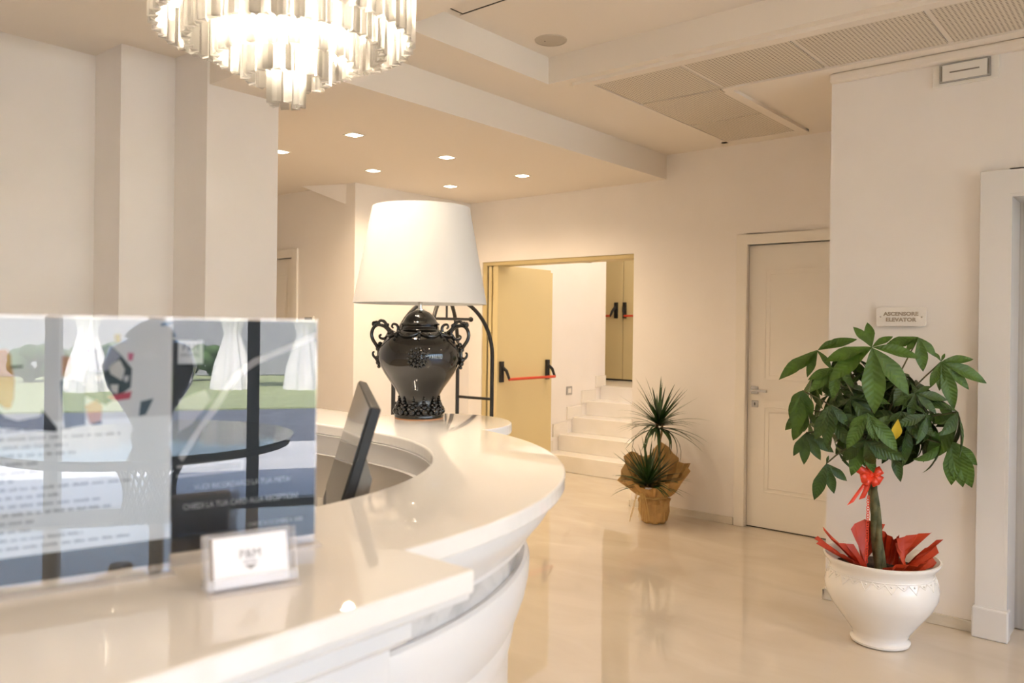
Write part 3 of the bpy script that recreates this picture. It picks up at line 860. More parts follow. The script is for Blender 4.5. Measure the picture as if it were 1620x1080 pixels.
for y, na in ((3.18, 'nearest'), (4.006, 'middle'), (4.855, 'farthest')):
    downlight(-4.80, y, 'square downlight, %s of the left row in the low ceiling' % na)
    downlight(-4.00, y, 'square downlight, %s of the right row in the low ceiling' % na)
for x, na in ((0.9, 'farther from'), (2.2, 'nearer')):  # out of view, added to brighten the lift side and back of the lobby
    downlight(x, 3.0, 'added fill light out of view in the coffer before the lift, %s the window' % na, ZK, 48, 'unseen fill lights added in the coffer')
for y, na in ((0.1, 'nearer the rear wall'), (1.3, 'nearer the lift')):  # unseen pair added to light the counter from above
    downlight(0.15, y, 'added fill light out of view in the coffer in front of the desk, %s' % na, ZK, 14, 'unseen fill lights added in the coffer')
for x, na in ((-1.2, 'behind the desk end'), (0.7, 'in the middle of the lobby')):  # unseen pair added as frontal fill for the far walls and returns
    downlight(x, -2.3, 'added fill light out of view in the coffer near the rear wall, %s' % na, ZK, 60, 'unseen fill lights added in the coffer')
t = thing('ceiling_lamp', 'round white ceiling lamp over the stairs, out of sight above the opening', 'ceiling lamp', (-4.1, 7.2, 3.7))
MB().lathe([(0, -0.07), (0.12, -0.06), (0.16, -0.02), (0.16, 0.0)], 32).build('diffuser', emis('stair_lamp_glow', (1, 0.83, 0.58), 4.0), t, smooth=40)
ld = bpy.data.lights.new('stair_lamp_light', 'POINT'); ld.energy = 13; ld.color = (1, 0.76, 0.47); ld.shadow_soft_size = 0.15
lo = bpy.data.objects.new('stair_lamp_light', ld); COL.objects.link(lo); lo.parent = t; lo.location = (0, 0, -0.25)

# ------------------------------------------------------------------ small wall and ceiling fittings
t = thing('ceiling_speaker', 'round flush ceiling speaker in the coffer', 'speaker', (-2.614, 3.40, ZK))
MB().lathe([(0.0, -0.006), (0.074, -0.006), (0.078, -0.004), (0.078, 0.0)], 40).build('grille', M_GRILLE, t, smooth=30)
MB().lathe([(0.078, 0.0), (0.078, -0.007), (0.086, -0.005), (0.088, 0.0)], 40, cap=False).build('rim', M_GRILLE, t, smooth=30)
MB().sphere((-0.025, -0.02, -0.006), 0.003, 8, 6).build('indicator', M_DARKGAP, t)

t = thing('emergency_light', 'slim rectangular emergency light high on the lift wall', 'emergency light', (-0.828, YE, 2.765))
MB().box(-0.147, 0.147, -0.012, 0, -0.062, 0.062).build('back_plate', M_WHITEPL, t, bevel=0.004)
MB().box(-0.112, 0.112, -0.022, -0.012, -0.046, 0.046).build('grey_frame', M_STEEL, t, bevel=0.002)
MB().box(-0.098, 0.098, -0.028, -0.022, -0.040, 0.040).build('diffuser', M_WHITEPL, t, bevel=0.002)
MB().box(-0.065, 0.065, -0.031, -0.028, -0.003, 0.003).build('tube_line', M_GREYPL, t)
for x in (-0.103, 0.103): MB().box(x - 0.003, x + 0.003, -0.026, -0.021, -0.036, 0.036).build('end_clip', M_GREYPL, t)

t = thing('elevator_sign', 'small clear wall plaque reading ascensore elevator above the leafy plant', 'sign', (-1.105, YE, 1.548))
rp = []
for cx_, cy_, a0 in ((0.105, 0.035, 0), (-0.105, 0.035, 90), (-0.105, -0.035, 180), (0.105, -0.035, 270)):
    for k in range(5):
        a = math.radians(a0 + 22.5 * k); rp.append((cx_ + 0.014 * math.cos(a), cy_ + 0.014 * math.sin(a)))
pl = MB().prism(rp, 0, 0.006).build('plaque', mat('frosted_plaque', (0.86, 0.83, 0.79), 0.15), t, bevel=0.001)
SM = axes((0, -0.014, 0), (1, 0, 0), (0, 0, 1), (0, -1, 0))
pl.matrix_local = SM
text_obj('lettering', 'ASCENSORE', 0.027, M_SIGNINK, t, SM @ Matrix.Translation((0, 0.014, 0.0065)), xs=1.12, bold=0.0012)
text_obj('lettering', 'ELEVATOR', 0.027, M_SIGNINK, t, SM @ Matrix.Translation((0, -0.016, 0.0065)), xs=1.12, bold=0.0012)
for x in (-0.099, 0.099):
    MB().lathe([(0, 0.021), (0.005, 0.020), (0.006, 0.017), (0.006, 0.0), (0, 0)], 14).build('standoff_screw', M_CHROME, t, smooth=40).matrix_local = SM @ Matrix.Translation((x, 0.0, -0.013))

t = thing('wall_switch', 'small grey switch plate on the stair wall', 'switch', (-5.06, 6.98, 0.79))
MB().box(0, 0.008, -0.05, 0.05, -0.045, 0.045).build('plate', M_STEEL, t, bevel=0.002)
MB().box(0.008, 0.011, -0.028, 0.028, -0.024, 0.024).build('rocker', M_WHITEPL, t)
t = thing('room_thermostat', 'small white wall control on the corridor wall beside the door', 'thermostat', (-5.93, 4.25, 1.50))
MB().box(-0.065, 0.065, -0.02, 0, -0.05, 0.045).build('housing', M_WHITEPL, t, bevel=0.004)
MB().box(-0.055, 0.055, -0.022, -0.019, 0.012, 0.034).build('display', M_GREYPL, t)
t = thing('skirting_socket', 'narrow white socket strip low on the wall at the foot of the stairs', 'socket', (-5.06, 6.40, 0.36))
MB().box(0, 0.012, -0.03, 0.03, -0.07, 0.07).build('cover', M_WHITEPL, t, bevel=0.002)

# ------------------------------------------------------------------ notices in clear stands
ink_cache = {}
def ink(c):
    if c not in ink_cache: ink_cache[c] = mat('print_ink', c, 0.6)
    return ink_cache[c]
SU = Vector((0.287, 0.958, 0)).normalized()
SN = Vector((SU.y, -SU.x, 0))
def stand(name, label, right_end, sheet_mat, footz=0.03, rear=0.045):
    o = Vector(right_end) - SU * 0.21
    t = thing(name, label, 'notice stand', tuple(o))
    t.rotation_euler = (0, 0, math.atan2(SU.y, SU.x))
    # local: x to the right, y away from the lobby, z up
    sheet = MB().box(0.001, 0.209, -0.0004, 0.0004, 0.012, 0.304).build('printed_sheet', sheet_mat, t)
    MB().box(0, 0.21, -0.0034, -0.0014, 0.003, 0.306).build('front_pane', M_ACRYL, t)
    MB().box(0, 0.21, 0.0014, 0.0034, 0.003, 0.306).build('rear_pane', M_ACRYL, t)
    MB().box(-0.002, 0.212, -0.0034, 0.0034, 0.3062, 0.3078).build('top_edge', M_ACRYL2, t)
    MB().box(-0.004, 0.214, -footz, rear, 0.0006, 0.003).build('foot', M_ACRYL2, t, bevel=0.001)
    return t, sheet
def flat(sheet, pts, c, lift=0.0, name='print'):
    m = MB()
    y = -0.0005 - lift
    m.add([(x, y, z) for x, z in pts], [tuple(range(len(pts)))])
    return m.build(name, ink(c), sheet)
left, lsheet = stand('notice_stand', 'clear stand with a pale notice, photo on top and lines of text', (-0.926, 0.467, HT), ink((0.90, 0.87, 0.85)), 0.02, 0.006)
def lp(x, y):     # photo pixel of the notice to sheet metres
    return (min(max(0.21 - (275 - x) / 1566, 0.001), 0.209), 0.004 + (905 - y) / (1313 + (275 - x) * 0.5))
def zp(pts, sc=5.4, ox=0, oy=490): return [lp(ox + a / sc, oy + b / sc) for a, b in pts]
flat(lsheet, [(0.001, 0.189), (0.209, 0.189), (0.209, 0.304), (0.001, 0.304)], (0.70, 0.66, 0.64), 0.0)
flat(lsheet, [(0.001, 0.012), (0.209, 0.012), (0.209, 0.042), (0.001, 0.042)], (0.045, 0.035, 0.025), 0.0)
flat(lsheet, [(0.001, 0.27)] + zp([(0, 165), (60, 170), (95, 230), (100, 320), (125, 440), (120, 600), (95, 680), (50, 670), (20, 640)]) + [(0.001, 0.20)], (0.55, 0.22, 0.07), 0.00005, 'printed_portrait')
flat(lsheet, [(0.001, 0.222)] + zp([(0, 680), (60, 750), (150, 790), (330, 780), (345, 720), (460, 880), (468, 930)]) + [(0.001, 0.189)], (0.018, 0.022, 0.035), 0.0001, 'printed_suit')
flat(lsheet, zp([(90, 315), (190, 325), (190, 345), (95, 340)]), (0.04, 0.03, 0.03), 0.00015)
flat(lsheet, zp([(490, 500), (600, 490), (700, 560), (705, 905), (530, 912)]), (0.05, 0.075, 0.11), 0.00005, 'printed_suit')
flat(lsheet, zp([(500, 290), (585, 300), (592, 450), (540, 490), (503, 460)]), (0.50, 0.22, 0.15), 0.0001, 'printed_portrait')
flat(lsheet, zp([(520, 480), (560, 490), (545, 590), (520, 570)]), (0.55, 0.50, 0.48), 0.0001)
flat(lsheet, zp([(700, 450), (760, 300), (900, 240), (1010, 350), (1110, 480), (1100, 640), (880, 760), (690, 650)]), (0.018, 0.035, 0.04), 0.0001, 'printed_flower_vase')
for pts, c in (([(760, 270), (900, 245), (1010, 360), (880, 470), (730, 440)], (0.30, 0.30, 0.35)), ([(890, 420), (1000, 390), (1045, 480), (1020, 570), (920, 500)], (0.60, 0.55, 0.50)),
               ([(920, 590), (990, 600), (980, 680), (930, 650)], (0.60, 0.55, 0.50)), ([(790, 500), (840, 500), (830, 560), (800, 550)], (0.60, 0.55, 0.50)), ([(1040, 530), (1085, 540), (1070, 590), (1040, 580)], (0.55, 0.5, 0.48)),
               ([(950, 170), (1000, 170), (1010, 240), (960, 240)], (0.62, 0.42, 0.05)), ([(1070, 340), (1125, 350), (1115, 410), (1075, 410)], (0.55, 0.12, 0.20)), ([(705, 250), (750, 260), (740, 320), (708, 320)], (0.60, 0.15, 0.32)),
               ([(890, 690), (1110, 670), (1095, 735), (960, 735)], (0.50, 0.06, 0.09)), ([(700, 740), (800, 700), (850, 760), (840, 890), (740, 900)], (0.60, 0.28, 0.18)), ([(760, 890), (850, 890), (845, 915), (760, 915)], (0.03, 0.04, 0.08)),
               ([(1190, 770), (1310, 760), (1240, 890), (1175, 895)], (0.06, 0.09, 0.11)), ([(1370, 130), (1495, 130), (1495, 155), (1370, 155)], (0.08, 0.14, 0.22))):
    flat(lsheet, zp(pts), c, 0.00016)
rnd = random.Random(3)
ends = [110, 190, 105, 118, 66, 60, 24, 205, 92, 158, 175, 60, 50, 130, 206]
for i, e in enumerate(ends):
    y = 0.179 - i * 0.0092
    x = 0.002
    xe = 0.21 - (275 - e) / 1566
    g = MB()
    while x < xe:
        w = rnd.uniform(0.006, 0.018)
        x2 = min(x + w, xe)
        for k in range(int((x2 - x) / 0.0016)):
            a = x + k * 0.0016
            h = 0.0022 if rnd.random() < 0.75 else 0.0030
            g.box(a, a + 0.0011, -0.00055, -0.0004, y, y + h)
        x = x2 + 0.002
    if g.v: g.build('text_line', ink((0.20, 0.18, 0.18)), lsheet)

right, rsheet = stand('notice_stand', 'clear stand with a dark notice, white lettering and a hotel logo', (-0.908, 0.662, HT), ink((0.012, 0.012, 0.014)), 0.022, 0.05)
def rp_(x, y): return (min(max(0.21 - (498 - x) / 1235, 0.001), 0.209), (858 - y) / 1180 + 0.002)
flat(rsheet, [rp_(*p) for p in ((277, 532), (314, 532), (314, 567), (277, 567))], (0.68, 0.64, 0.62), 0.0, 'logo_panel')
SHM = axes((0, -0.0009, 0), (1, 0, 0), (0, 0, 1), (0, -1, 0))
def rtext(s, x0, x1, y, size, c=(0.62, 0.58, 0.55)):
    a, b = rp_(x0, y), rp_(x1, y)
    o = text_obj('lettering', s, size, ink(c), rsheet, Matrix.Identity(4), extrude=0.0001)
    w = max(v.co.x for v in o.data.vertices) - min(v.co.x for v in o.data.vertices)
    o.matrix_local = SHM @ Matrix.Translation(((a[0] + b[0]) / 2, a[1], 0)) @ Matrix.Diagonal(((b[0] - a[0]) / w, 1, 1, 1))
rtext('P&M', 284, 307, 543, 0.013, (0.10, 0.07, 0.07))
rtext('HOTEL', 281, 310, 554, 0.007, (0.10, 0.07, 0.07))
for q in (((277, 717), (378, 715), (378, 719), (277, 721)), ((277, 731), (378, 729), (378, 733), (277, 735)), ((374, 717), (378, 717), (378, 731), (374, 731))):
    flat(rsheet, [rp_(*p) for p in q], (0.40, 0.37, 0.36), 0.0001, 'printed_box')
rtext('VUOI RICORDARCI LA TUA META?', 303, 456, 752, 0.0095)
rtext('CHIEDI LA TUA CARD ALLA RECEPTION!', 287, 468, 780, 0.0105)
rtext('CHECK IN DICEMBRE A 10:00', 386, 476, 818, 0.0075)
sw = [(500, 528), (470, 540), (440, 552), (400, 568), (372, 586), (352, 612), (335, 640), (318, 660), (300, 690), (285, 712), (279, 705), (300, 672), (322, 640), (340, 612), (360, 584), (392, 560), (440, 543), (500, 518)]
flat(rsheet, [rp_(*p) for p in sw], (0.42, 0.37, 0.35), 0.0001, 'printed_swoosh')
flat(rsheet, [rp_(*p) for p in ((279, 620), (318, 606), (326, 622), (300, 655), (279, 668))], (0.30, 0.26, 0.26), 0.0001, 'printed_swoosh')

# ------------------------------------------------------------------ business card holder
ca, cb = Vector((-0.804, 0.449, HT)), Vector((-0.774, 0.545, HT))
cu = (cb - ca).normalized()
t = thing('card_holder', 'small clear holder filled with white business cards by the counter edge', 'card holder', tuple(ca))
t.rotation_euler = (0, 0, math.atan2(cu.y, cu.x))
CWD = (cb - ca).length
lean = Matrix.Rotation(math.radians(14), 4, 'X')
def hpart(m, name, mt, mx=None, **kw):
    o = m.build(name, mt, t, **kw)
    if mx: o.matrix_local = mx
    return o
hpart(MB().box(0, CWD, -0.004, 0.045, 0.0006, 0.004), 'base', M_ACRYL2, bevel=0.001)
TB = Matrix.Translation((0, 0.012, 0.004)) @ Matrix.Rotation(math.radians(-16), 4, 'X')
hpart(MB().box(0, CWD, 0.016, 0.019, 0, 0.062), 'back_plate', M_ACRYL2, TB, bevel=0.002)
hpart(MB().box(0, CWD, -0.006, -0.0035, 0, 0.012), 'front_lip', M_ACRYL2, TB, bevel=0.001)
for x in (0, CWD - 0.0025): hpart(MB().box(x, x + 0.0025, -0.006, 0.019, 0, 0.060), 'side_plate', M_ACRYL2, TB)
cards = hpart(MB().box(0.008, CWD - 0.010, -0.003, 0.014, 0.001, 0.056), 'card_stack', M_CARD, TB)
cm = axes((CWD / 2 - 0.002, -0.0035, 0.035), (1, 0, 0), (0, 0, 1), (0, -1, 0))
text_obj('lettering', 'P&M', 0.013, M_INK, cards, cm, extrude=0.0002)
text_obj('lettering', 'HOTEL', 0.005, M_INK, cards, axes((CWD / 2 - 0.002, -0.0035, 0.0265), (1, 0, 0), (0, 0, 1), (0, -1, 0)), extrude=0.0002)
g = MB().add([(x, -0.0036, z) for x, z in ((CWD / 2 - 0.009, 0.023), (CWD / 2 + 0.005, 0.023), (CWD / 2 - 0.002, 0.018))], [(0, 1, 2)])
g.build('crest', M_INK, cards)

# ------------------------------------------------------------------ money tree in a white pot
CAMP = Vector((0, 0, CAM_H))
PX, PY = -1.074, 4.016
plant = thing('potted_money_tree', 'leafy money tree with red bow and red paper in a white ceramic pot', 'potted plant', (PX, PY, 0))
VX = Vector((0.765, 0.644, 0))                 # sideways as seen from the lobby
VN = Vector((0.30, -0.95, 0)).normalized()     # towards the lobby
pp = [(0.0, 0.0), (0.118, 0.0), (0.130, 0.006), (0.132, 0.016), (0.122, 0.024), (0.118, 0.034), (0.134, 0.066), (0.178, 0.126), (0.222, 0.186), (0.245, 0.236), (0.249, 0.276), (0.240, 0.312), (0.228, 0.336), (0.225, 0.350), (0.232, 0.368), (0.249, 0.388), (0.256, 0.400),
      (0.256, 0.407), (0.248, 0.409), (0.234, 0.392), (0.216, 0.36), (0.21, 0.33), (0.0, 0.33)]
pot = MB().lathe(pp, 72).build('pot', M_POT, plant, smooth=50)
g = MB()
pts = [((0.2275) * math.cos(a), (0.2275) * math.sin(a), 0.340) for a in [2 * PI * i / 72 for i in range(72)]]
g.tube(pts, 0.0035, 6, closed=True)
for i in range(28):
    a = 2 * PI * i / 28
    b2 = 2 * PI * (i + 0.5) / 28
    big = 0.016 if i % 2 else 0.0
    def pr(an, z):
        R = 0.2275 + (0.340 - z) * 0.40
        return ((R + 0.0008) * math.cos(an), (R + 0.0008) * math.sin(an), z)
    w = PI / 28
    g.tube([pr(a - w, 0.338), pr(a - 0.5 * w, 0.326 - big * 0.5), pr(a, 0.316 - big), pr(a + 0.5 * w, 0.326 - big * 0.5), pr(a + w, 0.338)], 0.0026, 5)
    g.sphere(pr(a, 0.328), 0.0045, 6, 5)
    g.sphere(pr(b2, 0.331), 0.0032, 6, 5)
g.build('lace_relief', M_POT, pot, smooth=60)
MB().lathe([(0, 0.345), (0.212, 0.345), (0.212, 0.335), (0, 0.335)], 32).build('soil', M_SOIL, plant, smooth=30)

def loc(sx, z, n=0.0):       # sideways / up / towards-lobby offsets from the pot axis
    return VX * sx + VN * n + Vector((0, 0, z))
# braided trunk
trunk = []
for k in range(3):
    p = []
    for i in range(15):
        f = i / 14
        a = 2 * PI * k / 3 + f * 5.0
        c = loc(-0.005 - 0.055 * f, 0.34 + f * 0.56, 0.02)
        rr = 0.014 * (1 - 0.3 * f)
        p.append(c + Vector((math.cos(a) * rr, math.sin(a) * rr, 0)))
    MB().tube(p, [0.0165 * (1 - 0.3 * i / 14) for i in range(15)], 10).build('braided_stem', M_BARK, plant, smooth=60)

def leaflet_mesh(droop, mt, seed):
    rr = random.Random(seed)
    n = 8
    vs, fs = [], []
    ph = rr.uniform(0, 6)
    for i in range(n + 1):
        f = i / n
        w = 0.5 * 0.32 * (min(1, (f / 0.52)) ** 0.85 if f < 0.52 else max(0.0, 1 - ((f - 0.52) / 0.48) ** 1.7)) + 0.002
        ang = droop * f
        y = math.sin(ang) / droop if droop > 1e-3 else f
        z = -(1 - math.cos(ang)) / droop if droop > 1e-3 else 0
        wav = 0.012 * math.sin(9 * f + ph)
        for s, c in ((-1, 0.0), (-0.5, -0.020), (0, -0.05), (0.5, -0.020), (1, 0.0)):
            vs.append((s * w, y, z + c * (w / 0.17) + wav * s))
    for i in range(n):
        for k in range(4):
            a = i * 5 + k
            fs.append((a, a + 1, a + 6, a + 5))
    m = MB(); m.add(vs, fs)
    me = m.mesh('leaflet', mt, 60)
    return me
LM = [[leaflet_mesh(d, mt, i * 7 + j) for i, d in enumerate((0.25, 0.6, 1.0, 1.4))] for j, mt in enumerate((M_LEAF, M_LEAF2))]
LY = leaflet_mesh(0.6, M_YLEAF, 5)
nleaf = 0
def leaflet(hub, d, n, length, droop=1, mt=0, width=1.0, me=None):
    global nleaf
    y = d.normalized()
    z = (n - y * n.dot(y))
    z = z.normalized() if z.length > 1e-4 else Vector((0, 0, 1))
    x = y.cross(z)
    mx = axes(hub, x, y, z) @ Matrix.Diagonal((length * width, length, length, 1))
    inst(me or LM[mt][droop], 'leaflet', plant, mx)
    nleaf += 1
MPX = 3.77 / 1255
def px(x, y, n=0.0):          # offsets measured against the pot axis in the picture, turned into metres
    sx = (x - 1394 - (y - 880) * -0.006) * MPX
    return loc(sx * (1 - n / 3.77), 0.405 + (880 - y) * MPX * 1.0, n)
CROWN = loc(-0.05, 0.90, 0.02)
stems = MB()
def compound(hub, nrm, dirs, mt=0, droop=1):
    for d in dirs: leaflet(hub, d[0], nrm, d[1], d[2] if len(d) > 2 else droop, mt, d[3] if len(d) > 3 else 1.0)
    mid = (CROWN + hub) / 2 + Vector((0, 0, 0.05))
    stems.tube(smooth_path([CROWN, mid, hub - nrm * 0.004], 4), 0.0035, 6)
def front(hx, hy, n, tips, mt=0, drp=1, nz=0.5, width=1.0):
    hub = px(hx, hy, n)
    nrm = (VN + Vector((0, 0, nz))).normalized()
    dirs = []
    for tx, ty in tips:
        v = px(tx, ty, n) - hub
        L = v.length * 1.06
        v = v - nrm * v.dot(nrm) * 0.55 + nrm * 0.10 * L
        dirs.append((v, L, drp, width))
    compound(hub, nrm, dirs, mt, drp)
Z5 = lambda a, b: (1220 + a / 4.765, 500 + b / 4.765)
Z6 = lambda a, b: (1220 + a / 4.5, 680 + b / 4.5)
front(*Z5(722, 232), 0.30, [Z5(625, 65), Z5(700, 40), Z5(875, 125), Z5(1060, 310), Z5(945, 555), Z5(740, 675), Z5(405, 450), Z5(380, 270)], 0, 1, 0.9, 1.05)
front(*Z5(1262, 335), 0.12, [Z5(1225, 262), Z5(1290, 268), Z5(1498, 312), Z5(1566, 492), Z5(1345, 665), Z5(1185, 520), Z5(1250, 540), Z5(1440, 530)], 0, 1, 0.6, 0.95)
front(*Z5(1390, 772), 0.16, [Z5(1165, 1030), Z5(1180, 720), Z5(1270, 655)], 0, 1, 0.3, 1.2)
front(*Z6(1265, 45), 0.16, [Z6(1272, 340), Z6(1350, 350), Z6(1410, 350), Z6(1440, 200)], 0, 1, 0.2, 1.1)
front(*Z5(330, 265), 0.10, [Z5(42, 455), Z5(205, 400), Z5(260, 460), Z5(420, 400), Z5(620, 150), Z5(480, 160)], 0, 1, 0.8, 0.9)
front(*Z5(1090, 160), 0.10, [Z5(1120, 400), Z5(1200, 300), Z5(920, 210), Z5(850, 190), Z5(1000, 260)], 0, 1, 0.7, 1.1)
front(*Z5(470, 380), 0.22, [Z5(255, 440), Z5(260, 540), Z5(440, 600), Z5(580, 520), Z5(430, 560)], 0, 1, 0.6, 1.0)
front(*Z5(220, 560), 0.10, [Z5(120, 640), Z5(110, 760), Z5(165, 880), Z5(300, 740), Z5(240, 780)], 0, 2, 0.5, 1.0)
front(*Z5(260, 700), 0.06, [Z5(80, 850), Z5(140, 940), Z5(230, 880), Z5(330, 820)], 0, 2, 0.3, 1.0)
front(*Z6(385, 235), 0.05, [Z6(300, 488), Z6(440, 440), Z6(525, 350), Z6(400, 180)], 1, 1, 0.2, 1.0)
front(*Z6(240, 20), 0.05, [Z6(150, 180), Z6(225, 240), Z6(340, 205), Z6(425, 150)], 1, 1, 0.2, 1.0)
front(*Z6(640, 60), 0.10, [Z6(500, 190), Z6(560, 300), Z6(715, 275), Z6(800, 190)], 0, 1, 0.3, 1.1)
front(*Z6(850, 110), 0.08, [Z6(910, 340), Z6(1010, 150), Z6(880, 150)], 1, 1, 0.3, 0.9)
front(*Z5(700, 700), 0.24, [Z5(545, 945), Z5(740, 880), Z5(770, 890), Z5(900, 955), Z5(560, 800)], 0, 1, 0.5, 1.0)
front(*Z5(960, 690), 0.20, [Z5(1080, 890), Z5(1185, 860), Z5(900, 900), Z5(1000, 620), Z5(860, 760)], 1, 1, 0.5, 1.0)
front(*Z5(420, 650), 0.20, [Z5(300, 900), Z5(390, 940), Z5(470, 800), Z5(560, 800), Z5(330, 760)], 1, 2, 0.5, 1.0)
front(*Z5(1060, 560), 0.20, [Z5(1200, 700), Z5(1290, 610), Z5(1020, 740), Z5(900, 640), Z5(1180, 500)], 1, 1, 0.6, 1.0)
hub = px(*Z5(930, 740), 0.24)
leaflet(hub, px(*Z5(915, 895), 0.24) - hub, VN, 0.10, 1, 0, 1.4, LY)
rnd = random.Random(21)
CC = px(1384, 640, 0)
while nleaf < 293:
    th = rnd.uniform(0, 2 * PI)
    ph = rnd.uniform(-1.0, 0.9)
    rad = rnd.uniform(0.42, 0.86)
    d = Vector((math.cos(th) * math.cos(ph), math.sin(th) * math.cos(ph), math.sin(ph)))
    hub = CC + Vector((d.x * 0.42 * rad, d.y * 0.36 * rad, d.z * 0.36 * rad))
    if hub.y > 0.28: continue
    nrm = (d + Vector((0, 0, 0.6))).normalized()
    tx = nrm.cross(Vector((0, 0, 1)))
    tx = tx.normalized() if tx.length > 0.05 else Vector((1, 0, 0))
    ty = nrm.cross(tx)
    k = rnd.choice((5, 6))
    a0 = rnd.uniform(0, 6)
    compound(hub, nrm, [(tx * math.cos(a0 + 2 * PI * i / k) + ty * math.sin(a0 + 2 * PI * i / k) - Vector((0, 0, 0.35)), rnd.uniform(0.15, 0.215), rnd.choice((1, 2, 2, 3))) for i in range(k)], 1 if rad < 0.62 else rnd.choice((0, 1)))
stems.build('leaf_stalks', M_BARK, plant, smooth=60)

# red paper round the stem
def paper(pts, name='paper_flap', mt=M_RPAPER, parent=None, thick=0.0008):
    """a creased sheet: rows of points from the soil outwards"""
    m = MB()
    n = len(pts[0])
    vs = [p for row in pts for p in row]
    fs = [(j * n + i, j * n + i + 1, (j + 1) * n + i + 1, (j + 1) * n + i) for j in range(len(pts) - 1) for i in range(n - 1)]
    m.add(vs, fs)
    o = m.build(name, mt, parent or plant)
    sm = o.modifiers.new('thickness', 'SOLIDIFY'); sm.thickness = thick
    return o
rnd = random.Random(5)
def flap(tips, base_w, nb):
    c = sum((Vector(t) for t in tips), Vector()) / len(tips)
    outd = Vector((c.x, c.y, 0)).normalized()
    side = Vector((-outd.y, outd.x, 0))
    if (Vector(tips[-1]) - Vector(tips[0])).dot(side) < 0: side = -side
    n = 9
    rows = []
    for j in range(5):
        f = j / 4
        row = []
        for i in range(n):
            u = i / (n - 1)
            b = outd * nb + side * (u - 0.5) * base_w + Vector((0, 0, 0.350))
            q = u * (len(tips) - 1)
            k = min(int(q), len(tips) - 2)
            tip = Vector(tips[k]).lerp(Vector(tips[k + 1]), q - k)
            p = b.lerp(tip, f)
            cre = (0.014 if i % 2 else -0.014) * (1 - 0.5 * f) * (0.3 + f) + rnd.uniform(-0.004, 0.004)
            row.append(p + outd * cre)
        rows.append(row)
    paper(rows)
flap([px(1290, 848, 0.02), px(1296, 860, 0.06), px(1330, 868, 0.12)], 0.12, 0.10)
flap([px(1300, 836, -0.02), px(1322, 858, 0.02), px(1348, 860, 0.02)], 0.12, 0.09)
flap([px(1344, 838, 0.0), px(1366, 822, -0.01), px(1375, 826, -0.02), px(1397, 832, -0.03), px(1398, 850, -0.03)], 0.16, 0.07)
flap([px(1396, 846, -0.10), px(1416, 860, -0.08), px(1424, 848, -0.04)], 0.10, 0.09)
flap([px(1420, 860, 0.0), px(1424, 848, 0.02), px(1450, 842, 0.03), px(1477, 840, 0.02)], 0.16, 0.09)
flap([px(1466, 862, 0.06), px(1490, 845, 0.05), px(1478, 870, 0.08), px(1478, 888, 0.1)], 0.14, 0.12)
flap([px(1345, 872, 0.16), px(1370, 886, 0.18), px(1395, 885, 0.19)], 0.18, 0.11)
flap([px(1395, 882, 0.19), px(1425, 876, 0.18), px(1450, 880, 0.17), px(1470, 872, 0.14)], 0.18, 0.12)
# bow
bc = px(1376, 749, 0.06)
def ribbon(pts, w, name, wd=None):
    P = [Vector(p) for p in smooth_path(pts, 5)]
    m = MB()
    vs = []
    wd = (wd or Vector((0, 0, 1))).normalized()
    for p in P: vs += [p - wd * w / 2, p + wd * w / 2]
    m.add(vs, [(2 * i, 2 * i + 1, 2 * i + 3, 2 * i + 2) for i in range(len(P) - 1)])
    o = m.build(name, M_RIBBON, plant, smooth=60)
    sm = o.modifiers.new('thickness', 'SOLIDIFY'); sm.thickness = 0.0008
    return o
for tx, ty, ww in ((1355, 738, 0.035), (1360, 752, 0.04), (1392, 740, 0.035), (1392, 757, 0.04), (1372, 730, 0.03), (1366, 762, 0.03), (1384, 764, 0.03)):
    tip = px(tx, ty, 0.07)
    v = tip - bc
    nrmv = VN * 0.022
    perp = v.cross(VN).normalized()
    ribbon([bc, bc + v * 0.5 + nrmv, tip + nrmv * 0.6, tip - nrmv * 0.4, bc + v * 0.5 - nrmv * 0.6, bc], ww, 'bow_loop', perp)
MB().sphere(bc, 0.014, 10, 8).build('bow_knot', M_RIBBON, plant, smooth=60)
ribbon([bc, px(1358, 772, 0.08), px(1343, 792, 0.09)], 0.035, 'bow_tail', Vector((0.7, 0.5, 0.5)))
ribbon([bc, px(1370, 768, 0.06), px(1362, 786, 0.06)], 0.03, 'bow_tail', Vector((0.7, 0.5, 0.3)))
g = MB()
for i in range(26):
    f = i / 25
    c = px(1372 - 3 * f, 782 + 98 * f, 0.075 + 0.03 * f)
    rr = 0.0065
    pts = [c + VX * rr * math.cos(a) * (1 if i % 3 else 0.7) + Vector((0, 0, 0.0075 * math.sin(a))) for a in [2 * PI * k / 8 for k in range(8)]]
    g.tube(pts, 0.0018, 5, closed=True)
g.build('cut_out_ribbon', M_RIBBON, plant, smooth=60)

# ------------------------------------------------------------------ dragon tree in kraft paper
DX, DY = -3.05, 5.33
dr = thing('potted_dragon_tree', 'spiky dragon tree in crumpled kraft paper by the stair opening', 'potted plant', (DX, DY, 0))
D_PX = 6.10 / 1255
def dq(x, y, n=0.0):
    return VX * ((x - 1040) * D_PX) + VN * n + Vector((0, 0, (822 - y) * D_PX))
def crk(r, z, a, j):
    k = 0.010 * math.sin(7 * a + 2 * j) + 0.006 * math.sin(13 * a + 5 * j)
    return (r + k * (1 if j > 0 else 0.3), z)
MB().lathe([(0.0, 0.003), (0.082, 0.003), (0.095, 0.02), (0.108, 0.09), (0.117, 0.155), (0.112, 0.180), (0.094, 0.192), (0.085, 0.20), (0.0, 0.20)], 40, fn=crk).build('paper_wrapped_pot', M_KRAFT, dr, smooth=25)
MB().lathe([(0, 0.21), (0.08, 0.21), (0.08, 0.20), (0, 0.20)], 20).build('soil', M_SOIL, dr)
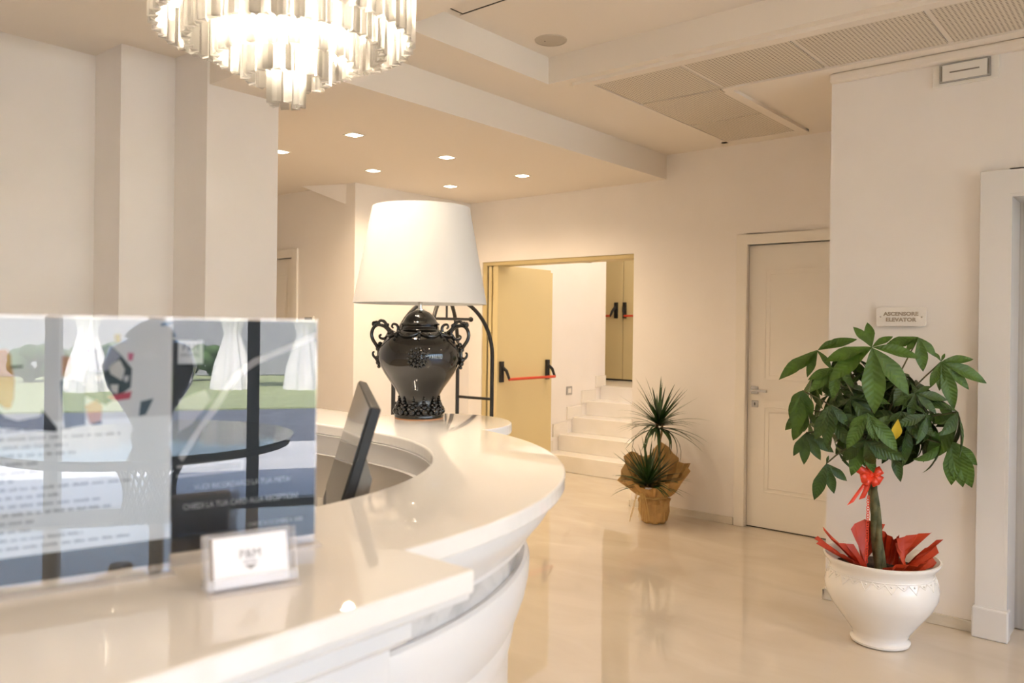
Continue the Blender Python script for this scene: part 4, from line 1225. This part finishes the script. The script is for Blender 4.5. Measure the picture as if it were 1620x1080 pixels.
# flared collar, tall at the back and right
rows = []
n = 49
for j in range(7):
    f = j / 6
    row = []
    for i in range(n):
        a = 2 * PI * i / (n - 1)
        d = VX * math.cos(a) + Vector((0.644, -0.765, 0)) * math.sin(a)
        back = max(0, -math.sin(a)); side = math.cos(a)
        tall = 0.09 + 0.23 * back ** 1.3 + 0.13 * max(0, side) ** 1.5 + 0.06 * max(0, -side)
        wide = 0.07 + 0.10 * abs(side) ** 1.2 + 0.03 * back
        tall *= 1 + 0.16 * math.sin(5 * a + 1)
        r = 0.088 + wide * f ** 0.8
        z = 0.197 + tall * f ** 1.25 - (0.03 * max(0, -side) * f ** 2)
        cr = (0.010 if i % 2 else -0.008) * (0.2 + f) + 0.012 * math.sin(11 * a + 3 * f)
        row.append(d * (r + cr) + Vector((0, 0, z)))
    row[-1] = row[0]
    rows.append(row)
paper(rows, 'paper_collar', M_KRAFT, dr, 0.001)
# raffia tie
g = MB()
for k in range(3):
    pts = [(0.099 * math.cos(2 * PI * i / 28), 0.099 * math.sin(2 * PI * i / 28), 0.193 + 0.004 * k + 0.003 * math.sin(i + k)) for i in range(28)]
    g.tube(pts, 0.0028, 5, closed=True)
rnd = random.Random(9)
kn = dq(1026, 782, 0.11)
for k in range(9):
    ax = rnd.uniform(-18, 14)
    p = [kn, kn + dq(1040 + ax * 0.4, 812, 0.03) - dq(1040, 822), dq(1026 + ax, 800 + rnd.uniform(-2, 8), 0.13), dq(1026 + ax * 1.2, 812 + rnd.uniform(-4, 8), 0.13)]
    g.tube(smooth_path(p, 4), 0.0020, 5)
for k in range(4):
    ax = rnd.choice((-1, 1)) * rnd.uniform(6, 14)
    g.tube(smooth_path([kn, kn + VX * ax * D_PX + Vector((0, 0, 0.05)), kn + VX * ax * 1.4 * D_PX + Vector((0, 0, 0.01)), kn], 5), 0.0020, 5)
g.build('raffia_tie', M_RAFFIA, dr, smooth=60)
def blade_mesh(droop):
    n = 7
    vs, fs = [], []
    for i in range(n + 1):
        f = i / n
        w = 0.030 * (1 - f) ** 0.7 * (0.55 + 0.45 * min(1, f * 5)) + 0.0006
        a = droop * f ** 1.4
        y = f * math.cos(a * 0.6)
        z = -f * math.sin(a * 0.6)
        vs += [(-w, y, z + w * 0.35), (0, y, z), (w, y, z + w * 0.35)]
    for i in range(n):
        for k in range(2):
            a = i * 3 + k
            fs.append((a, a + 1, a + 4, a + 3))
    m = MB(); m.add(vs, fs)
    return m.mesh('blade_leaf', M_BLADE, 60)
BM = [blade_mesh(d) for d in (0.1, 0.45, 0.9, 1.5)]
def head(c, n, lmin, lmax, seed, zmin=-0.25, kmax=3):
    rr = random.Random(seed)
    for i in range(n):
        th = rr.uniform(0, 2 * PI)
        sz = zmin + (1 - zmin) * ((i + rr.random()) / n) ** 0.9
        sz = min(sz, 0.99)
        h = math.sqrt(max(0, 1 - sz * sz))
        d = Vector((math.cos(th) * h, math.sin(th) * h, sz))
        hub = c + Vector((d.x * 0.014, d.y * 0.014, -0.03 + 0.05 * sz))
        up = Vector((0, 0, 1))
        z = up - d * d.z
        z = z.normalized() if z.length > 0.05 else Vector((1, 0, 0))
        x = d.cross(z)
        L = rr.uniform(lmin, lmax)
        if hub.y + d.y * L > 0.27: L = max(0.12, (0.27 - hub.y) / max(d.y, 0.1))
        k = 3 if sz < 0.05 and rr.random() < 0.35 else (1 if sz < 0.55 else 0)
        k = min(k, kmax)
        inst(BM[k], 'blade_leaf', dr, axes(hub, x, d, z) @ Matrix.Diagonal((0.44, L, L, 1)))
head(dq(1045, 668), 105, 0.24, 0.39, 1)
head(dq(1032, 760, 0.05), 95, 0.22, 0.37, 2, 0.06, 1)
g = MB().tube([dq(1046, 800), dq(1047, 740), dq(1047, 692)], [0.016, 0.013, 0.012], 8)
g.tube([dq(1047, 694), dq(1043, 684), dq(1043, 668)], [0.011, 0.010, 0.010], 8)
g.tube([dq(1047, 694), dq(1050, 684), dq(1051, 668)], [0.010, 0.009, 0.009], 8)
g.build('cane', M_CANE, dr, smooth=60)
MB().tube([dq(1034, 800, 0.05), dq(1032, 758, 0.05)], 0.014, 8).build('cane', M_CANE, dr, smooth=60)
MB().box(-0.025, 0.025, -0.001, 0.001, -0.02, 0.02).build('plant_label', M_CARD, dr, loc=dq(1035, 769, 0.10), rot=(0, 0, math.radians(35)))

# ------------------------------------------------------------------ table seen in the reflections
t = thing('round_table', 'round glass table on a woven hourglass base, mirrored in the notices', 'table', (3.4, -0.15, 0))
MB().lathe([(0, 0.735), (0.86, 0.735), (0.875, 0.745), (0.875, 0.755), (0, 0.757)], 64).build('glass_top', M_TABLEGLASS, t, smooth=30)
MB().lathe([(0.79, 0.70), (0.85, 0.70), (0.85, 0.734), (0.79, 0.734), (0.79, 0.70)], 48, cap=False).build('top_ring', M_WICKER, t, smooth=30)
def hg(z): return 0.15 + 0.24 * ((z - 0.40) / 0.40) ** 2 + 0.03 * (z < 0.4) * (0.4 - z) / 0.4
g = MB()
for s in (1, -1):
    for k in range(26):
        p = [(hg(z) * math.cos(2 * PI * k / 26 + s * z * 2.4), hg(z) * math.sin(2 * PI * k / 26 + s * z * 2.4), z) for z in [0.02 + 0.70 * i / 14 for i in range(15)]]
        g.tube(p, 0.007, 5)
g.build('woven_base', M_WICKER, t, smooth=60)
MB().lathe([(0.30, 0.0), (0.40, 0.0), (0.40, 0.03), (0.36, 0.035), (0.30, 0.0)], 40, cap=False).build('foot_ring', M_WICKER, t, smooth=30)
t = thing('floor_urn', 'tall black lidded urn standing on the mirrored round table', 'urn', (3.45, -0.16, 0.758))
MB().lathe([(0, 0), (0.12, 0), (0.12, 0.02), (0.10, 0.05), (0.14, 0.14), (0.25, 0.32), (0.28, 0.44), (0.24, 0.56), (0.12, 0.62), (0, 0.62)], 40).build('body', M_CERAM, t, smooth=50)
MB().lathe([(0, 0.62), (0.16, 0.62), (0.14, 0.66), (0.08, 0.71), (0.02, 0.73), (0.025, 0.76), (0, 0.78)], 32).build('lid', M_CERAM, t, smooth=50)
